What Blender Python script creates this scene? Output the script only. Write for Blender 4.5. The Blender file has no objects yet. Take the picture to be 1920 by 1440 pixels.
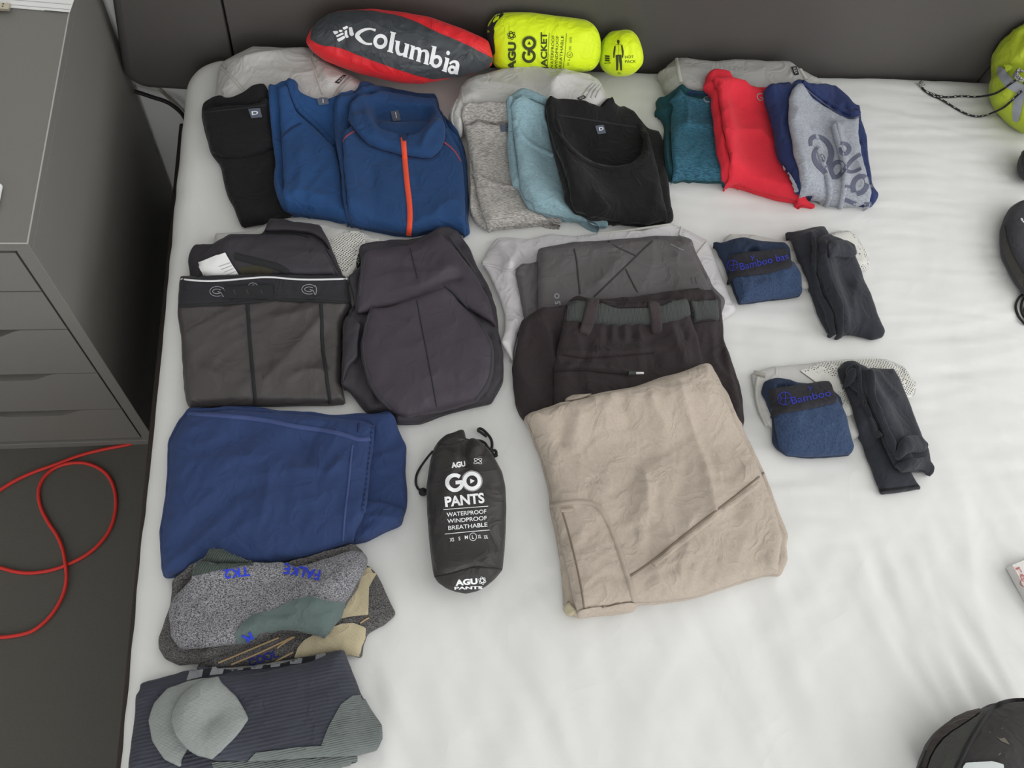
import bpy, bmesh, math, random
import numpy as np
from mathutils import Vector, Matrix
from mathutils.bvhtree import BVHTree
from mathutils.geometry import delaunay_2d_cdt
random.seed(7); rng = np.random.RandomState(7)
S = bpy.context.scene; COL = S.collection

# ------------------------------------------------------------------ camera (solved from the drawer unit's edges: 36 x 58 x 70 cm)
CAM = np.array([0.4519, -0.7051, 1.7136]); FPX = 1621.7
ROT = np.array([[0.98813266, 0.02441974, -0.15164935],
                [-0.08753584, 0.9007991, -0.42532159],
                [0.12621935, 0.43354891, 0.89224661]])
cd = bpy.data.cameras.new('camera'); cam = bpy.data.objects.new('camera', cd); COL.objects.link(cam)
m4 = Matrix.Identity(4)
for i in range(3):
    for j in range(3): m4[i][j] = ROT[i, j]
    m4[i][3] = CAM[i]
cam.matrix_world = m4
cd.sensor_fit = 'HORIZONTAL'; cd.sensor_width = 36; cd.lens = FPX / 1920 * 36; cd.clip_start = .02
S.camera = cam
# ------------------------------------------------------------------ light
w = bpy.data.worlds.new('world'); S.world = w; w.use_nodes = True
w.node_tree.nodes['Background'].inputs[0].default_value = (.80, .90, 1.0, 1)
w.node_tree.nodes['Background'].inputs[1].default_value = .35
def area(name, loc, target, sx, sy, power, col):
    l = bpy.data.lights.new(name, 'AREA'); l.shape = 'RECTANGLE'; l.size = sx; l.size_y = sy; l.energy = power; l.color = col
    o = bpy.data.objects.new(name, l); COL.objects.link(o); o.location = loc
    o.rotation_euler = (Vector(target) - Vector(loc)).to_track_quat('-Z', 'Y').to_euler(); return o
area('window_daylight', (2.98, -.75, 1.62), (0.0, -.45, 1.5), 2.3, 1.5, 60, (1, .997, .985))
area('balcony_daylight', (.6, -2.98, 1.25), (.6, 0, 1.6), 2.4, 2.0, 76, (1, .997, .985))
S.view_settings.view_transform = 'Standard'; S.view_settings.look = 'None'; S.view_settings.gamma = 1
S.view_settings.use_curve_mapping = False; S.view_settings.exposure = -.75

# ------------------------------------------------------------------ maths helpers
ZB = .52                     # top of the bed
def pray(px, py):
    d = ROT @ np.array([(px - 960) / FPX, (720 - py) / FPX, -1.0]); return d / np.linalg.norm(d)
def at_z(px, py, z):
    d = pray(px, py); return CAM + d * ((z - CAM[2]) / d[2])
def at_y(px, py, y):
    d = pray(px, py); return CAM + d * ((y - CAM[1]) / d[1])
def at_x(px, py, x):
    d = pray(px, py); return CAM + d * ((x - CAM[0]) / d[0])
def at_plane(px, py, p, n):
    d = pray(px, py); return CAM + d * (np.dot(np.subtract(p, CAM), n) / np.dot(d, n))
def C(x0, y0, s, pts): return [(x0 + x / s, y0 + y / s) for x, y in pts]
kA = lambda *p: C(360, 0, 3.130, p)
kB = lambda *p: C(840, 0, 3.2, p)
kD = lambda *p: C(1200, 60, 3.692, p)
kH = lambda *p: C(320, 400, 3.0, p)
kI = lambda *p: C(880, 400, 3.5556, p)
kM = lambda *p: C(1320, 400, 2.618, p)
kK = lambda *p: C(220, 750, 3.4286, p)
kL = lambda *p: C(220, 1000, 3.2732, p)
kN = lambda *p: C(740, 780, 4.115, p)
kJ = lambda *p: C(940, 660, 2.769, p)
kE = lambda *p: C(560, 0, 5.189, p)
kF = lambda *p: C(890, 0, 5.647, p)
kG = lambda *p: C(380, 60, 6.857, p)
kO = lambda *p: C(1700, 20, 5.759, p)
kP = lambda *p: C(1820, 340, 5.14, p)
kQ = lambda *p: C(1640, 1200, 6.0, p)

_perm = np.random.RandomState(3).rand(256, 256) * 2 * np.pi
def perlin(x, y):
    x = np.asarray(x, float); y = np.asarray(y, float)
    xi = np.floor(x).astype(int); yi = np.floor(y).astype(int); xf = x - xi; yf = y - yi
    def g(ix, iy, dx, dy):
        a = _perm[ix & 255, iy & 255]; return np.cos(a) * dx + np.sin(a) * dy
    u = xf * xf * xf * (xf * (xf * 6 - 15) + 10); v = yf * yf * yf * (yf * (yf * 6 - 15) + 10)
    n0 = g(xi, yi, xf, yf) * (1 - u) + g(xi + 1, yi, xf - 1, yf) * u
    n1 = g(xi, yi + 1, xf, yf - 1) * (1 - u) + g(xi + 1, yi + 1, xf - 1, yf - 1) * u
    return (n0 * (1 - v) + n1 * v) * 1.5
def sstep(t): t = np.clip(t, 0, 1); return t * t * (3 - 2 * t)
def wrinkle(P, amp, along, across, ang, seed=0.):
    c, s = math.cos(ang), math.sin(ang)
    a = P[:, 0] * c + P[:, 1] * s; b = -P[:, 0] * s + P[:, 1] * c
    wob = perlin(a / along * 1.3 + seed * 3.1, b / along + seed) * across * .7
    n = perlin(a / along + seed * 7.3 + 11, (b + wob) / across + seed * 3.7 + 5)
    return amp * (1 - 2.2 * np.abs(n)) * .6 + amp * n * .5
def chaikin(p, n=2, closed=True):
    p = np.asarray(p, float)
    for _ in range(n):
        if closed:
            q = np.roll(p, -1, 0); p = np.stack([p * .75 + q * .25, p * .25 + q * .75], 1).reshape(-1, 2)
        else:
            a, b = p[:-1], p[1:]; m = np.stack([a * .75 + b * .25, a * .25 + b * .75], 1).reshape(-1, p.shape[1])
            p = np.vstack([p[:1], m, p[-1:]])
    return p
def soft(px, n=2, r=5.):
    p = np.asarray(px, float); q = np.roll(p, -1, 0); out = []
    for a, b in zip(p, q):
        L = np.linalg.norm(b - a); out.append(a)
        if L > 2.4 * r: out += [a + (b - a) * r / L, b - (b - a) * r / L]
    return chaikin(out, n)
def densify(p, step, closed=True):
    p = np.asarray(p, float); q = np.vstack([p, p[:1]]) if closed else p
    L = np.r_[0, np.cumsum(np.linalg.norm(np.diff(q, axis=0), axis=1))]
    n = max(int(L[-1] / step), 3); t = np.linspace(0, L[-1], n + 1)
    r = np.stack([np.interp(t, L, q[:, k]) for k in range(p.shape[1])], 1)
    return r[:-1] if closed else r
def seg_dist(P, A, B):
    f = np.float32; out = np.empty(len(P)); o = A.mean(0); ax, ay = (A - o).T.astype(f); ex, ey = (B - A).T.astype(f); il = (1 / (ex * ex + ey * ey + 1e-14)).astype(f); Q = (P - o).astype(f)
    for i in range(0, len(P), 1500):
        dx = Q[i:i + 1500, :1] - ax; dy = Q[i:i + 1500, 1:] - ay; t = dx * ex; t += dy * ey; t *= il; np.clip(t, 0, 1, out=t)
        dx -= t * ex; dy -= t * ey; dx *= dx; dy *= dy; dx += dy; out[i:i + 1500] = np.sqrt(dx.min(1))
    return out
def inside(P, poly):
    x, y = P[:, 0], P[:, 1]; r = np.zeros(len(P), bool); q = np.roll(poly, -1, 0)
    for (x0, y0), (x1, y1) in zip(poly, q):
        if y0 == y1: continue
        c = (y0 > y) != (y1 > y); r ^= c & (x < (x1 - x0) * (y - y0) / (y1 - y0) + x0)
    return r
def pdist(P, poly): return seg_dist(P, poly, np.roll(poly, -1, 0))
def area2(p): q = np.roll(p, -1, 0); return (p[:, 0] * q[:, 1] - q[:, 0] * p[:, 1]).sum() / 2

# ------------------------------------------------------------------ height map of everything lying on the bed
HS = .003; HX0, HX1, HY0, HY1 = .02, 1.95, -1.12, .56
HX = np.arange(HX0, HX1, HS); HY = np.arange(HY0, HY1, HS)
def sheet_z(x, y):
    P = np.stack([x, y], 1)
    z = ZB + .004 * perlin(x * 3.1, y * 2.7) + .0022 * perlin(x * 9 + 4, y * 6)
    front = sstep((-.15 - y) / .5); back = 1 - front
    z = z + front * wrinkle(P, .0066, .5, .085, 1.75, 2.) + front * wrinkle(P, .0030, .3, .04, 1.9, 5.)
    right = sstep((x - .8) / .35)
    z = z + back * right * (wrinkle(P, .0022, .35, .030, .05, 8.) + wrinkle(P, .0014, .25, .016, -.12, 3.))
    z = z + .0016 * perlin(x * 24, y * 15 + 8) * (.4 + .6 * front)
    mid = np.exp(-((x - .9) / .35) ** 2 - ((y + .25) / .3) ** 2)
    return z + mid * wrinkle(P, .0034, .22, .06, .7, 12.)
gx, gy = np.meshgrid(HX, HY)
HM = sheet_z(gx.ravel(), gy.ravel()).reshape(gx.shape)
def hsample(M, P, x0=HX0, y0=HY0):
    fx = np.clip((P[:, 0] - x0) / HS, 0, M.shape[1] - 1.001); fy = np.clip((P[:, 1] - y0) / HS, 0, M.shape[0] - 1.001)
    ix = fx.astype(int); iy = fy.astype(int); u = fx - ix; v = fy - iy
    return (M[iy, ix] * (1 - u) + M[iy, ix + 1] * u) * (1 - v) + (M[iy + 1, ix] * (1 - u) + M[iy + 1, ix + 1] * u) * v
def gauss(M, s):
    k = max(int(3 * s), 1); g = np.exp(-.5 * (np.arange(-k, k + 1) / s) ** 2); g /= g.sum()
    Q = np.pad(M, k, mode='edge')
    Q = sum(gg * Q[:, i:i + M.shape[1]] for i, gg in enumerate(g))
    return sum(gg * Q[i:i + M.shape[0], :] for i, gg in enumerate(g))
def dil(M, k):
    Q = np.pad(M, k, mode='edge'); R = np.max([Q[:, i:i + M.shape[1]] for i in range(2 * k + 1)], 0)
    return np.max([R[i:i + M.shape[0], :] for i in range(2 * k + 1)], 0)
def on_heap_many(px, e=0.):
    """first point where the sight line meets the heap (raised by e)"""
    px = np.asarray(px, float); d = (ROT @ np.stack([(px[:, 0] - 960) / FPX, (720 - px[:, 1]) / FPX, -np.ones(len(px))])).T
    zs = np.linspace(ZB + .13, ZB - .02, 100); T_ = (zs[None] - CAM[2]) / d[:, 2:3]; P = CAM + d[:, None, :] * T_[..., None]
    h = hsample(HM, P.reshape(-1, 3)[:, :2]).reshape(len(px), -1) + e; below = h >= zs[None]; k = np.where(below.any(1), below.argmax(1), len(zs) - 1); k = np.maximum(k, 1); r = np.arange(len(px))
    a = zs[k - 1] - h[r, k - 1]; b = zs[k] - h[r, k]; u = np.clip(a / np.maximum(a - b, 1e-9), 0, 1); z = zs[k - 1] * (1 - u) + zs[k] * u
    return CAM + d * ((z - CAM[2]) / d[:, 2])[:, None]
def on_heap(px, py, e=0.): return on_heap_many([(px, py)], e)[0]

# ------------------------------------------------------------------ materials
MATS = {}
def lin(c): return tuple(((v / 255) / 12.92 if v / 255 <= .04045 else ((v / 255 + .055) / 1.055) ** 2.4) for v in c)
def mat(name, rgb, rough=.85, mottle=.08, mscale=60, stretch=(1, 1, 1), heather=None, hscale=700, hstretch=(1, 1, 1), bump=.15, bscale=1400,
        sheen=.06, crease=.0024, cscale=26, rib=None, spec=.3, metal=0., trans=0., coat=0.):
    m = bpy.data.materials.new(name); m.use_nodes = True; nt = m.node_tree; N = nt.nodes; L = nt.links
    b = N['Principled BSDF']; b.inputs['Roughness'].default_value = rough; b.inputs['Metallic'].default_value = metal
    b.inputs['Specular IOR Level'].default_value = spec; b.inputs['Sheen Weight'].default_value = sheen; b.inputs['Sheen Roughness'].default_value = .5
    b.inputs['Coat Weight'].default_value = coat; b.inputs['Coat Roughness'].default_value = .35
    tc = N.new('ShaderNodeTexCoord'); base = lin(rgb)
    def noise(scale, st, det=3):
        mp = N.new('ShaderNodeMapping'); mp.inputs['Scale'].default_value = st; L.new(tc.outputs['Object'], mp.inputs[0])
        n = N.new('ShaderNodeTexNoise'); n.inputs['Scale'].default_value = scale; n.inputs['Detail'].default_value = det; L.new(mp.outputs[0], n.inputs[0]); return n.outputs[0]
    r = N.new('ShaderNodeMapRange'); r.inputs[3].default_value = 1 - mottle; r.inputs[4].default_value = 1 + mottle
    L.new(noise(mscale, stretch), r.inputs[0])
    mul = N.new('ShaderNodeMix'); mul.data_type = 'RGBA'; mul.blend_type = 'MULTIPLY'; mul.inputs[0].default_value = 1
    L.new(r.outputs[0], mul.inputs[7])
    if heather:
        cr = N.new('ShaderNodeValToRGB'); cr.color_ramp.elements[0].position = .38; cr.color_ramp.elements[1].position = .64
        cr.color_ramp.elements[0].color = (*base, 1); cr.color_ramp.elements[1].color = (*lin(heather), 1)
        L.new(noise(hscale, hstretch, 2), cr.inputs[0]); L.new(cr.outputs[0], mul.inputs[6])
    else: mul.inputs[6].default_value = (*base, 1)
    L.new(mul.outputs[2], b.inputs['Base Color'])
    bp = N.new('ShaderNodeBump'); bp.inputs['Strength'].default_value = bump; bp.inputs['Distance'].default_value = .0008
    if rib:
        mp = N.new('ShaderNodeMapping'); mp.inputs['Rotation'].default_value = (0, 0, rib[1]); L.new(tc.outputs['Object'], mp.inputs[0])
        wv = N.new('ShaderNodeTexWave'); wv.inputs['Scale'].default_value = rib[0]; wv.inputs['Distortion'].default_value = 1.2; wv.inputs['Detail Scale'].default_value = .6
        L.new(mp.outputs[0], wv.inputs[0]); L.new(wv.outputs[1], bp.inputs['Height']); bp.inputs['Distance'].default_value = rib[2]
    else: L.new(noise(bscale, stretch, 2), bp.inputs['Height'])
    if crease:
        n2 = N.new('ShaderNodeTexNoise'); n2.inputs['Scale'].default_value = cscale; n2.inputs['Detail'].default_value = 2; n2.inputs['Distortion'].default_value = .9; L.new(tc.outputs['Object'], n2.inputs[0])
        m1 = N.new('ShaderNodeMath'); m1.operation = 'SUBTRACT'; m1.inputs[1].default_value = .5; L.new(n2.outputs[0], m1.inputs[0])
        m2 = N.new('ShaderNodeMath'); m2.operation = 'ABSOLUTE'; L.new(m1.outputs[0], m2.inputs[0]); m3 = N.new('ShaderNodeMath'); m3.operation = 'POWER'; m3.inputs[1].default_value = .8; L.new(m2.outputs[0], m3.inputs[0])
        b2 = N.new('ShaderNodeBump'); b2.invert = True; b2.inputs['Strength'].default_value = 1; b2.inputs['Distance'].default_value = crease * 2; L.new(m3.outputs[0], b2.inputs['Height']); L.new(bp.outputs[0], b2.inputs['Normal']); L.new(b2.outputs[0], b.inputs['Normal'])
    else: L.new(bp.outputs[0], b.inputs['Normal'])
    if trans: b.inputs['Transmission Weight'].default_value = trans
    MATS[name] = m; return m
def netting(name, rgb, scale):
    m = mat(name, rgb, .6, bump=0, crease=0); nt = m.node_tree; N = nt.nodes; L = nt.links
    tc = N.new('ShaderNodeTexCoord'); v = N.new('ShaderNodeTexVoronoi'); v.feature = 'DISTANCE_TO_EDGE'; v.inputs['Scale'].default_value = scale; v.inputs['Randomness'].default_value = .25
    mp = N.new('ShaderNodeMapping'); mp.inputs['Scale'].default_value = (1, 1.2, .3); mp.inputs['Rotation'].default_value = (0, 0, .6)
    L.new(tc.outputs['Object'], mp.inputs[0]); L.new(mp.outputs[0], v.inputs['Vector'])
    g = N.new('ShaderNodeMath'); g.operation = 'LESS_THAN'; g.inputs[1].default_value = .2; L.new(v.outputs['Distance'], g.inputs[0])
    t = N.new('ShaderNodeBsdfTransparent'); mx = N.new('ShaderNodeMixShader'); out = N['Material Output']
    L.new(g.outputs[0], mx.inputs[0]); L.new(t.outputs[0], mx.inputs[1]); L.new(N['Principled BSDF'].outputs[0], mx.inputs[2]); L.new(mx.outputs[0], out.inputs[0])
    return m
mat('sheet', (217, 217, 216), .9, .015, 20, bump=.10, bscale=900, sheen=.05, crease=.0008, cscale=9)
mat('wall', (240, 240, 238), .95, .02, 8, bump=.1, bscale=300, sheen=0, crease=0)
mat('floor', (66, 64, 61), .6, .10, 5, (1, 8, 1), bump=.06, bscale=60, sheen=0, crease=0)
mat('rug', (90, 88, 83), .95, .10, 220, bump=.5, bscale=900, crease=0)
mat('ceiling', (246, 246, 244), .95, .01, sheen=0, crease=0)
mat('laminate', (120, 118, 114), .5, .05, 300, bump=.05, bscale=800, sheen=0, crease=0)
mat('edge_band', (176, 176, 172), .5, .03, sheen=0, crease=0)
mat('gap_black', (14, 14, 15), .8, sheen=0, crease=0)
mat('leather', (82, 79, 77), .38, .07, 500, bump=.25, bscale=1100, sheen=0, crease=0)
mat('rail', (52, 44, 42), .6, sheen=0, crease=0)
mat('black_knit', (21, 21, 24), .95, .18, 260, bump=.35, bscale=1100, sheen=.08)
mat('black_tee', (20, 19, 20), .95, .14, 260, bump=.3, bscale=1100, sheen=.08)
mat('blue_knit', (34, 70, 118), .9, .12, 90, (1, 5, 1), bump=.25, bscale=900, sheen=.08)
mat('blue_zip', (32, 64, 108), .9, .12, 90, (1, 5, 1), bump=.25, bscale=900, sheen=.08)
mat('blue_dark', (26, 46, 80), .9, .12, 90, (1, 5, 1), bump=.25, sheen=.08)
mat('orange_zip', (240, 84, 52), .6, .05, bump=.5, rib=(420, 1.57, .0006), crease=0)
mat('red_stitch', (150, 66, 78), .8, crease=0)
mat('label', (84, 90, 104), .8, .05, crease=0)
mat('label_print', (215, 218, 225), .8, crease=0)
mat('grey_tee', (182, 179, 175), .95, .10, 60, heather=(128, 124, 121), hscale=150, hstretch=(1.2, 7, 1), bump=.3)
mat('ice_tee', (140, 168, 178), .95, .07, 70, (1, 5, 1), heather=(124, 152, 162), hscale=160, hstretch=(1, 6, 1), bump=.3)
mat('teal_tee', (52, 104, 124), .8, .10, 60, heather=(28, 68, 88), hscale=140, hstretch=(1, 7, 1), bump=.3)
mat('teal_dark', (24, 66, 74), .9, .15, 80)
mat('red_tee', (212, 42, 58), .85, .05, 80, bump=.25, crease=.0012)
mat('raglan_grey', (165, 169, 178), .95, .06, 60, heather=(142, 146, 156), hscale=220, hstretch=(1, 3, 1), bump=.35, crease=.0012)
mat('navy_tee', (38, 50, 92), .95, .08, 90, bump=.3)
mat('script', (92, 95, 114), .9, crease=0)
mat('satin_black', (66, 62, 62), .42, .05, 60, bump=.08, bscale=1600, spec=.45, sheen=0, crease=.0012)
mat('band_black', (40, 40, 45), .8, .06, bump=.3, rib=(300, 1.57, .0004))
mat('stitch_dark', (34, 35, 37), .8, bump=.6, bscale=900, crease=0)
mat('white_thread', (222, 222, 226), .8, crease=0)
mat('logo_grey', (150, 152, 158), .8, crease=0)
mat('lycra', (58, 51, 61), .6, .05, 60, bump=.12, bscale=1500, spec=.4, crease=.0012)
mat('lycra_back', (44, 40, 47), .6, .06, 60, bump=.12, spec=.4, crease=.0012)
mat('stitch_lycra', (60, 58, 64), .8, bump=.6, bscale=700, crease=0)
mat('lining', (58, 54, 42), .85, .12)
mat('paper', (232, 232, 232), .85, .01, sheen=0, crease=0)
mat('paper_ink', (150, 150, 155), .9, crease=0)
mat('grey_trouser', (88, 84, 86), .72, .05, 90, bump=.12, bscale=1700, spec=.35)
mat('seam_grey', (52, 49, 50), .8, crease=0)
mat('brown_trouser', (45, 37, 39), .8, .06, 90, bump=.15, bscale=1600)
mat('brown_loop', (56, 48, 49), .8, .06)
mat('brown_dark', (36, 29, 31), .85, .08)
mat('belt', (66, 70, 68), .7, .08, bump=.8, rib=(150, 0., .0014), crease=0)
mat('puller', (58, 62, 58), .6, crease=0)
mat('steel', (205, 205, 205), .3, metal=.9, sheen=0, crease=0)
mat('beige', (176, 164, 152), .85, .04, 40, bump=.18, bscale=900, heather=(171, 159, 147), hscale=300)
mat('beige_seam', (120, 106, 94), .9, crease=0)
mat('beige_stitch', (166, 154, 142), .9, bump=.6, bscale=600, crease=0)
mat('beige_tape', (176, 166, 142), .85)
mat('navy', (42, 60, 102), .85, .05, 60, bump=.35, rib=(420, 1.57, .00035))
mat('navy_seam', (62, 76, 122), .85, bump=.7, bscale=800, crease=0)
mat('navy_dark', (26, 40, 80), .9, crease=0)
mat('marl', (152, 152, 158), .95, .1, 60, heather=(58, 56, 58), hscale=560, hstretch=(1, 1.6, 1), bump=.8, bscale=700)
mat('marl_dark', (108, 106, 106), .95, .1, 60, heather=(44, 43, 42), hscale=560, hstretch=(1, 1.6, 1), bump=.8, bscale=700)
mat('sock_green', (88, 102, 100), .95, .12, 300, bump=.6, bscale=900)
mat('cuff_green', (70, 80, 76), .95, .12, 300, bump=1., rib=(120, .5, .0012))
mat('sock_beige', (186, 174, 146), .95, .06, 300, bump=.6, rib=(180, -.35, .0006))
mat('sock_line', (176, 150, 116), .9)
mat('royal', (42, 62, 196), .85, .1, 400, crease=0)
mat('royal_dark', (36, 42, 130), .9, .2, 500, crease=0)
mat('sport_dark', (60, 62, 72), .95, .08, 200, bump=1., rib=(70, 1.45, .0007))
mat('sport_grey', (140, 145, 143), .95, .06, 200, bump=.5, rib=(200, 1.45, .0006), crease=.0012)
mat('sport_sole', (108, 115, 113), .95, .08, 300, bump=.9, rib=(130, 1.45, .0012))
mat('sport_stripe', (128, 130, 134), .9)
mat('sport_black', (30, 31, 36), .9)
mat('bamboo', (56, 74, 104), .95, .08, 120, heather=(44, 58, 86), hscale=260, hstretch=(3, 1, 1), bump=.3)
mat('bamboo_dark', (38, 50, 72), .95, .1, 120, bump=.3)
mat('bamboo_band', (42, 42, 48), .9, .06, bump=.4, rib=(320, 1.4, .0004))
mat('bamboo_text', (58, 66, 190), .8, crease=0)
mat('sock_black', (44, 46, 53), .95, .10, 260, bump=.45, bscale=900, sheen=.1)
mat('nylon', (192, 191, 189), .6, .02, 30, bump=.05, bscale=900, spec=.4, sheen=.1)
mat('nylon_dark', (166, 165, 163), .6, .02, 30, bump=.05, spec=.4)
mat('nylon_lilac', (196, 193, 196), .5, .02, 30, bump=.05, spec=.45)
mat('piping', (188, 188, 182), .6, crease=0)
mat('net_back', (168, 166, 158), .8)
netting('netting', (214, 213, 208), 260)
mat('tag_black', (28, 27, 29), .7, crease=0)
mat('tag_print', (170, 170, 172), .8, crease=0)
mat('lime', (222, 246, 20), .55, .02, 30, bump=.06, spec=.4, sheen=.1)
mat('lime_print', (62, 70, 34), .8, crease=0)
mat('mesh_black', (38, 38, 38), .85, .2, 500, bump=.5)
mat('sack_red', (226, 38, 46), .5, .04, 60, bump=.1, spec=.4)
mat('sack_grey', (58, 62, 67), .45, .06, 60, bump=.15, spec=.45)
mat('print_white', (236, 238, 240), .6, crease=0)
mat('sack_black', (40, 38, 37), .5, .06, 60, bump=.12, spec=.45)
mat('cord_black', (30, 29, 30), .7, crease=0)
mat('sleep_lime', (178, 196, 48), .55, .04, 60, bump=.1, spec=.4)
mat('strap_grey', (150, 154, 162), .6, .03, crease=0)
mat('cord_white', (200, 200, 196), .8, crease=0)
mat('pouch_black', (54, 54, 59), .75, .06, 90, bump=.3)
mat('pouch_trim', (66, 63, 60), .8, .06, 90, bump=.3)
mat('pack_black', (52, 50, 50), .8, .1, 80, bump=.3)
mat('pack_mesh', (70, 70, 68), .9, .35, 700, bump=1., bscale=700)
mat('pack_rim', (48, 40, 36), .75, .1)
mat('pack_white', (196, 202, 203), .7, crease=0)
mat('red_ink', (168, 100, 100), .8, crease=0)
mat('dust', (104, 99, 90), .95, crease=0)
mat('red_cable', (214, 48, 40), .5, spec=.4, crease=0)
mat('black_cable', (26, 26, 28), .5, crease=0)
mat('pale_cable', (170, 164, 152), .6, crease=0)
mat('usb_metal', (196, 188, 172), .35, metal=.7, sheen=0, crease=0)
mat('white_plastic', (226, 228, 230), .4, sheen=0, crease=0)
mat('carton', (206, 204, 202), .8, crease=0)
mat('carton_green', (168, 172, 150), .85, crease=0)
mat('pink_ink', (216, 184, 182), .8, crease=0)

# ------------------------------------------------------------------ object helpers
GEO = {}; OFF = {}
def mesh_obj(name, V, F, material, parent=None, smooth=True):
    V = np.asarray(V, float); off = np.array(OFF.get(parent.name, (0, 0, 0))) if parent is not None else np.zeros(3)
    me = bpy.data.meshes.new(name); me.from_pydata((V - off).tolist(), [], [list(map(int, f)) for f in F]); me.materials.append(MATS[material])
    if smooth: me.polygons.foreach_set('use_smooth', [True] * len(me.polygons))
    me.update(); o = bpy.data.objects.new(name, me); COL.objects.link(o)
    if parent is not None: o.parent = parent
    GEO[o] = (V, F); OFF[o.name] = tuple(off); return o
def thing(name, label, cat, loc, group=None):
    o = bpy.data.objects.new(name, None); COL.objects.link(o); o.empty_display_size = .02; o.location = loc
    o['label'] = label; o['category'] = cat; OFF[o.name] = tuple(loc)
    if group: o['group'] = group
    return o
def tag(o, label, cat, group=None):
    o['label'] = label; o['category'] = cat
    if group: o['group'] = group
    return o
def struct(o): o['kind'] = 'structure'; return o
def bed_thing(name, label, cat, pts, group=None):
    c = np.mean(np.asarray(pts), 0); p = at_z(c[0], c[1], ZB); return thing(name, label, cat, (p[0], p[1], ZB), group)
def box_vf(x0, x1, y0, y1, z0, z1):
    V = [(x, y, z) for z in (z0, z1) for y in (y0, y1) for x in (x0, x1)]
    return V, [(0, 2, 3, 1), (4, 5, 7, 6), (0, 1, 5, 4), (2, 6, 7, 3), (0, 4, 6, 2), (1, 3, 7, 5)]
def box(name, x0, x1, y0, y1, z0, z1, material, parent=None, bevel=0.):
    V, F = box_vf(x0, x1, y0, y1, z0, z1)
    if bevel:
        bm = bmesh.new(); vs = [bm.verts.new(v) for v in V]
        for f in F: bm.faces.new([vs[i] for i in f])
        bmesh.ops.bevel(bm, geom=bm.edges[:], offset=bevel, segments=3, profile=.5, affect='EDGES'); bm.verts.index_update()
        V = [tuple(v.co) for v in bm.verts]; F = [[v.index for v in f.verts] for f in bm.faces]; bm.free()
    return mesh_obj(name, V, F, material, parent, smooth=False)
def cdt(poly, pts):
    n = len(poly); vs = [Vector(p) for p in poly] + [Vector(p) for p in pts]
    r = delaunay_2d_cdt(vs, [(i, (i + 1) % n) for i in range(n)], [], 1, 1e-7)
    return np.array([tuple(v) for v in r[0]]), r[2]
def fill_points(poly, step, rings=()):
    lo, hi = poly.min(0), poly.max(0); out = []
    for rd in rings:
        nx = np.roll(poly, -1, 0) - np.roll(poly, 1, 0); nx = np.stack([-nx[:, 1], nx[:, 0]], 1); nx /= np.linalg.norm(nx, axis=1)[:, None] + 1e-12
        q = poly + nx * rd * (1 if area2(poly) > 0 else -1); q = q[inside(q, poly)]
        if len(q): q = q[pdist(q, poly) > rd * .93]
        out.append(q)
    X, Y = np.meshgrid(np.arange(lo[0], hi[0], step), np.arange(lo[1], hi[1], step * .866)); X = X + (np.arange(X.shape[0]) % 2)[:, None] * step / 2
    g = np.stack([X.ravel(), Y.ravel()], 1); g = g[inside(g, poly)]
    if len(g): g = g[pdist(g, poly) > max(list(rings) + [0]) + step * .5]
    return np.vstack(out + [g]) if out else g

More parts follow.
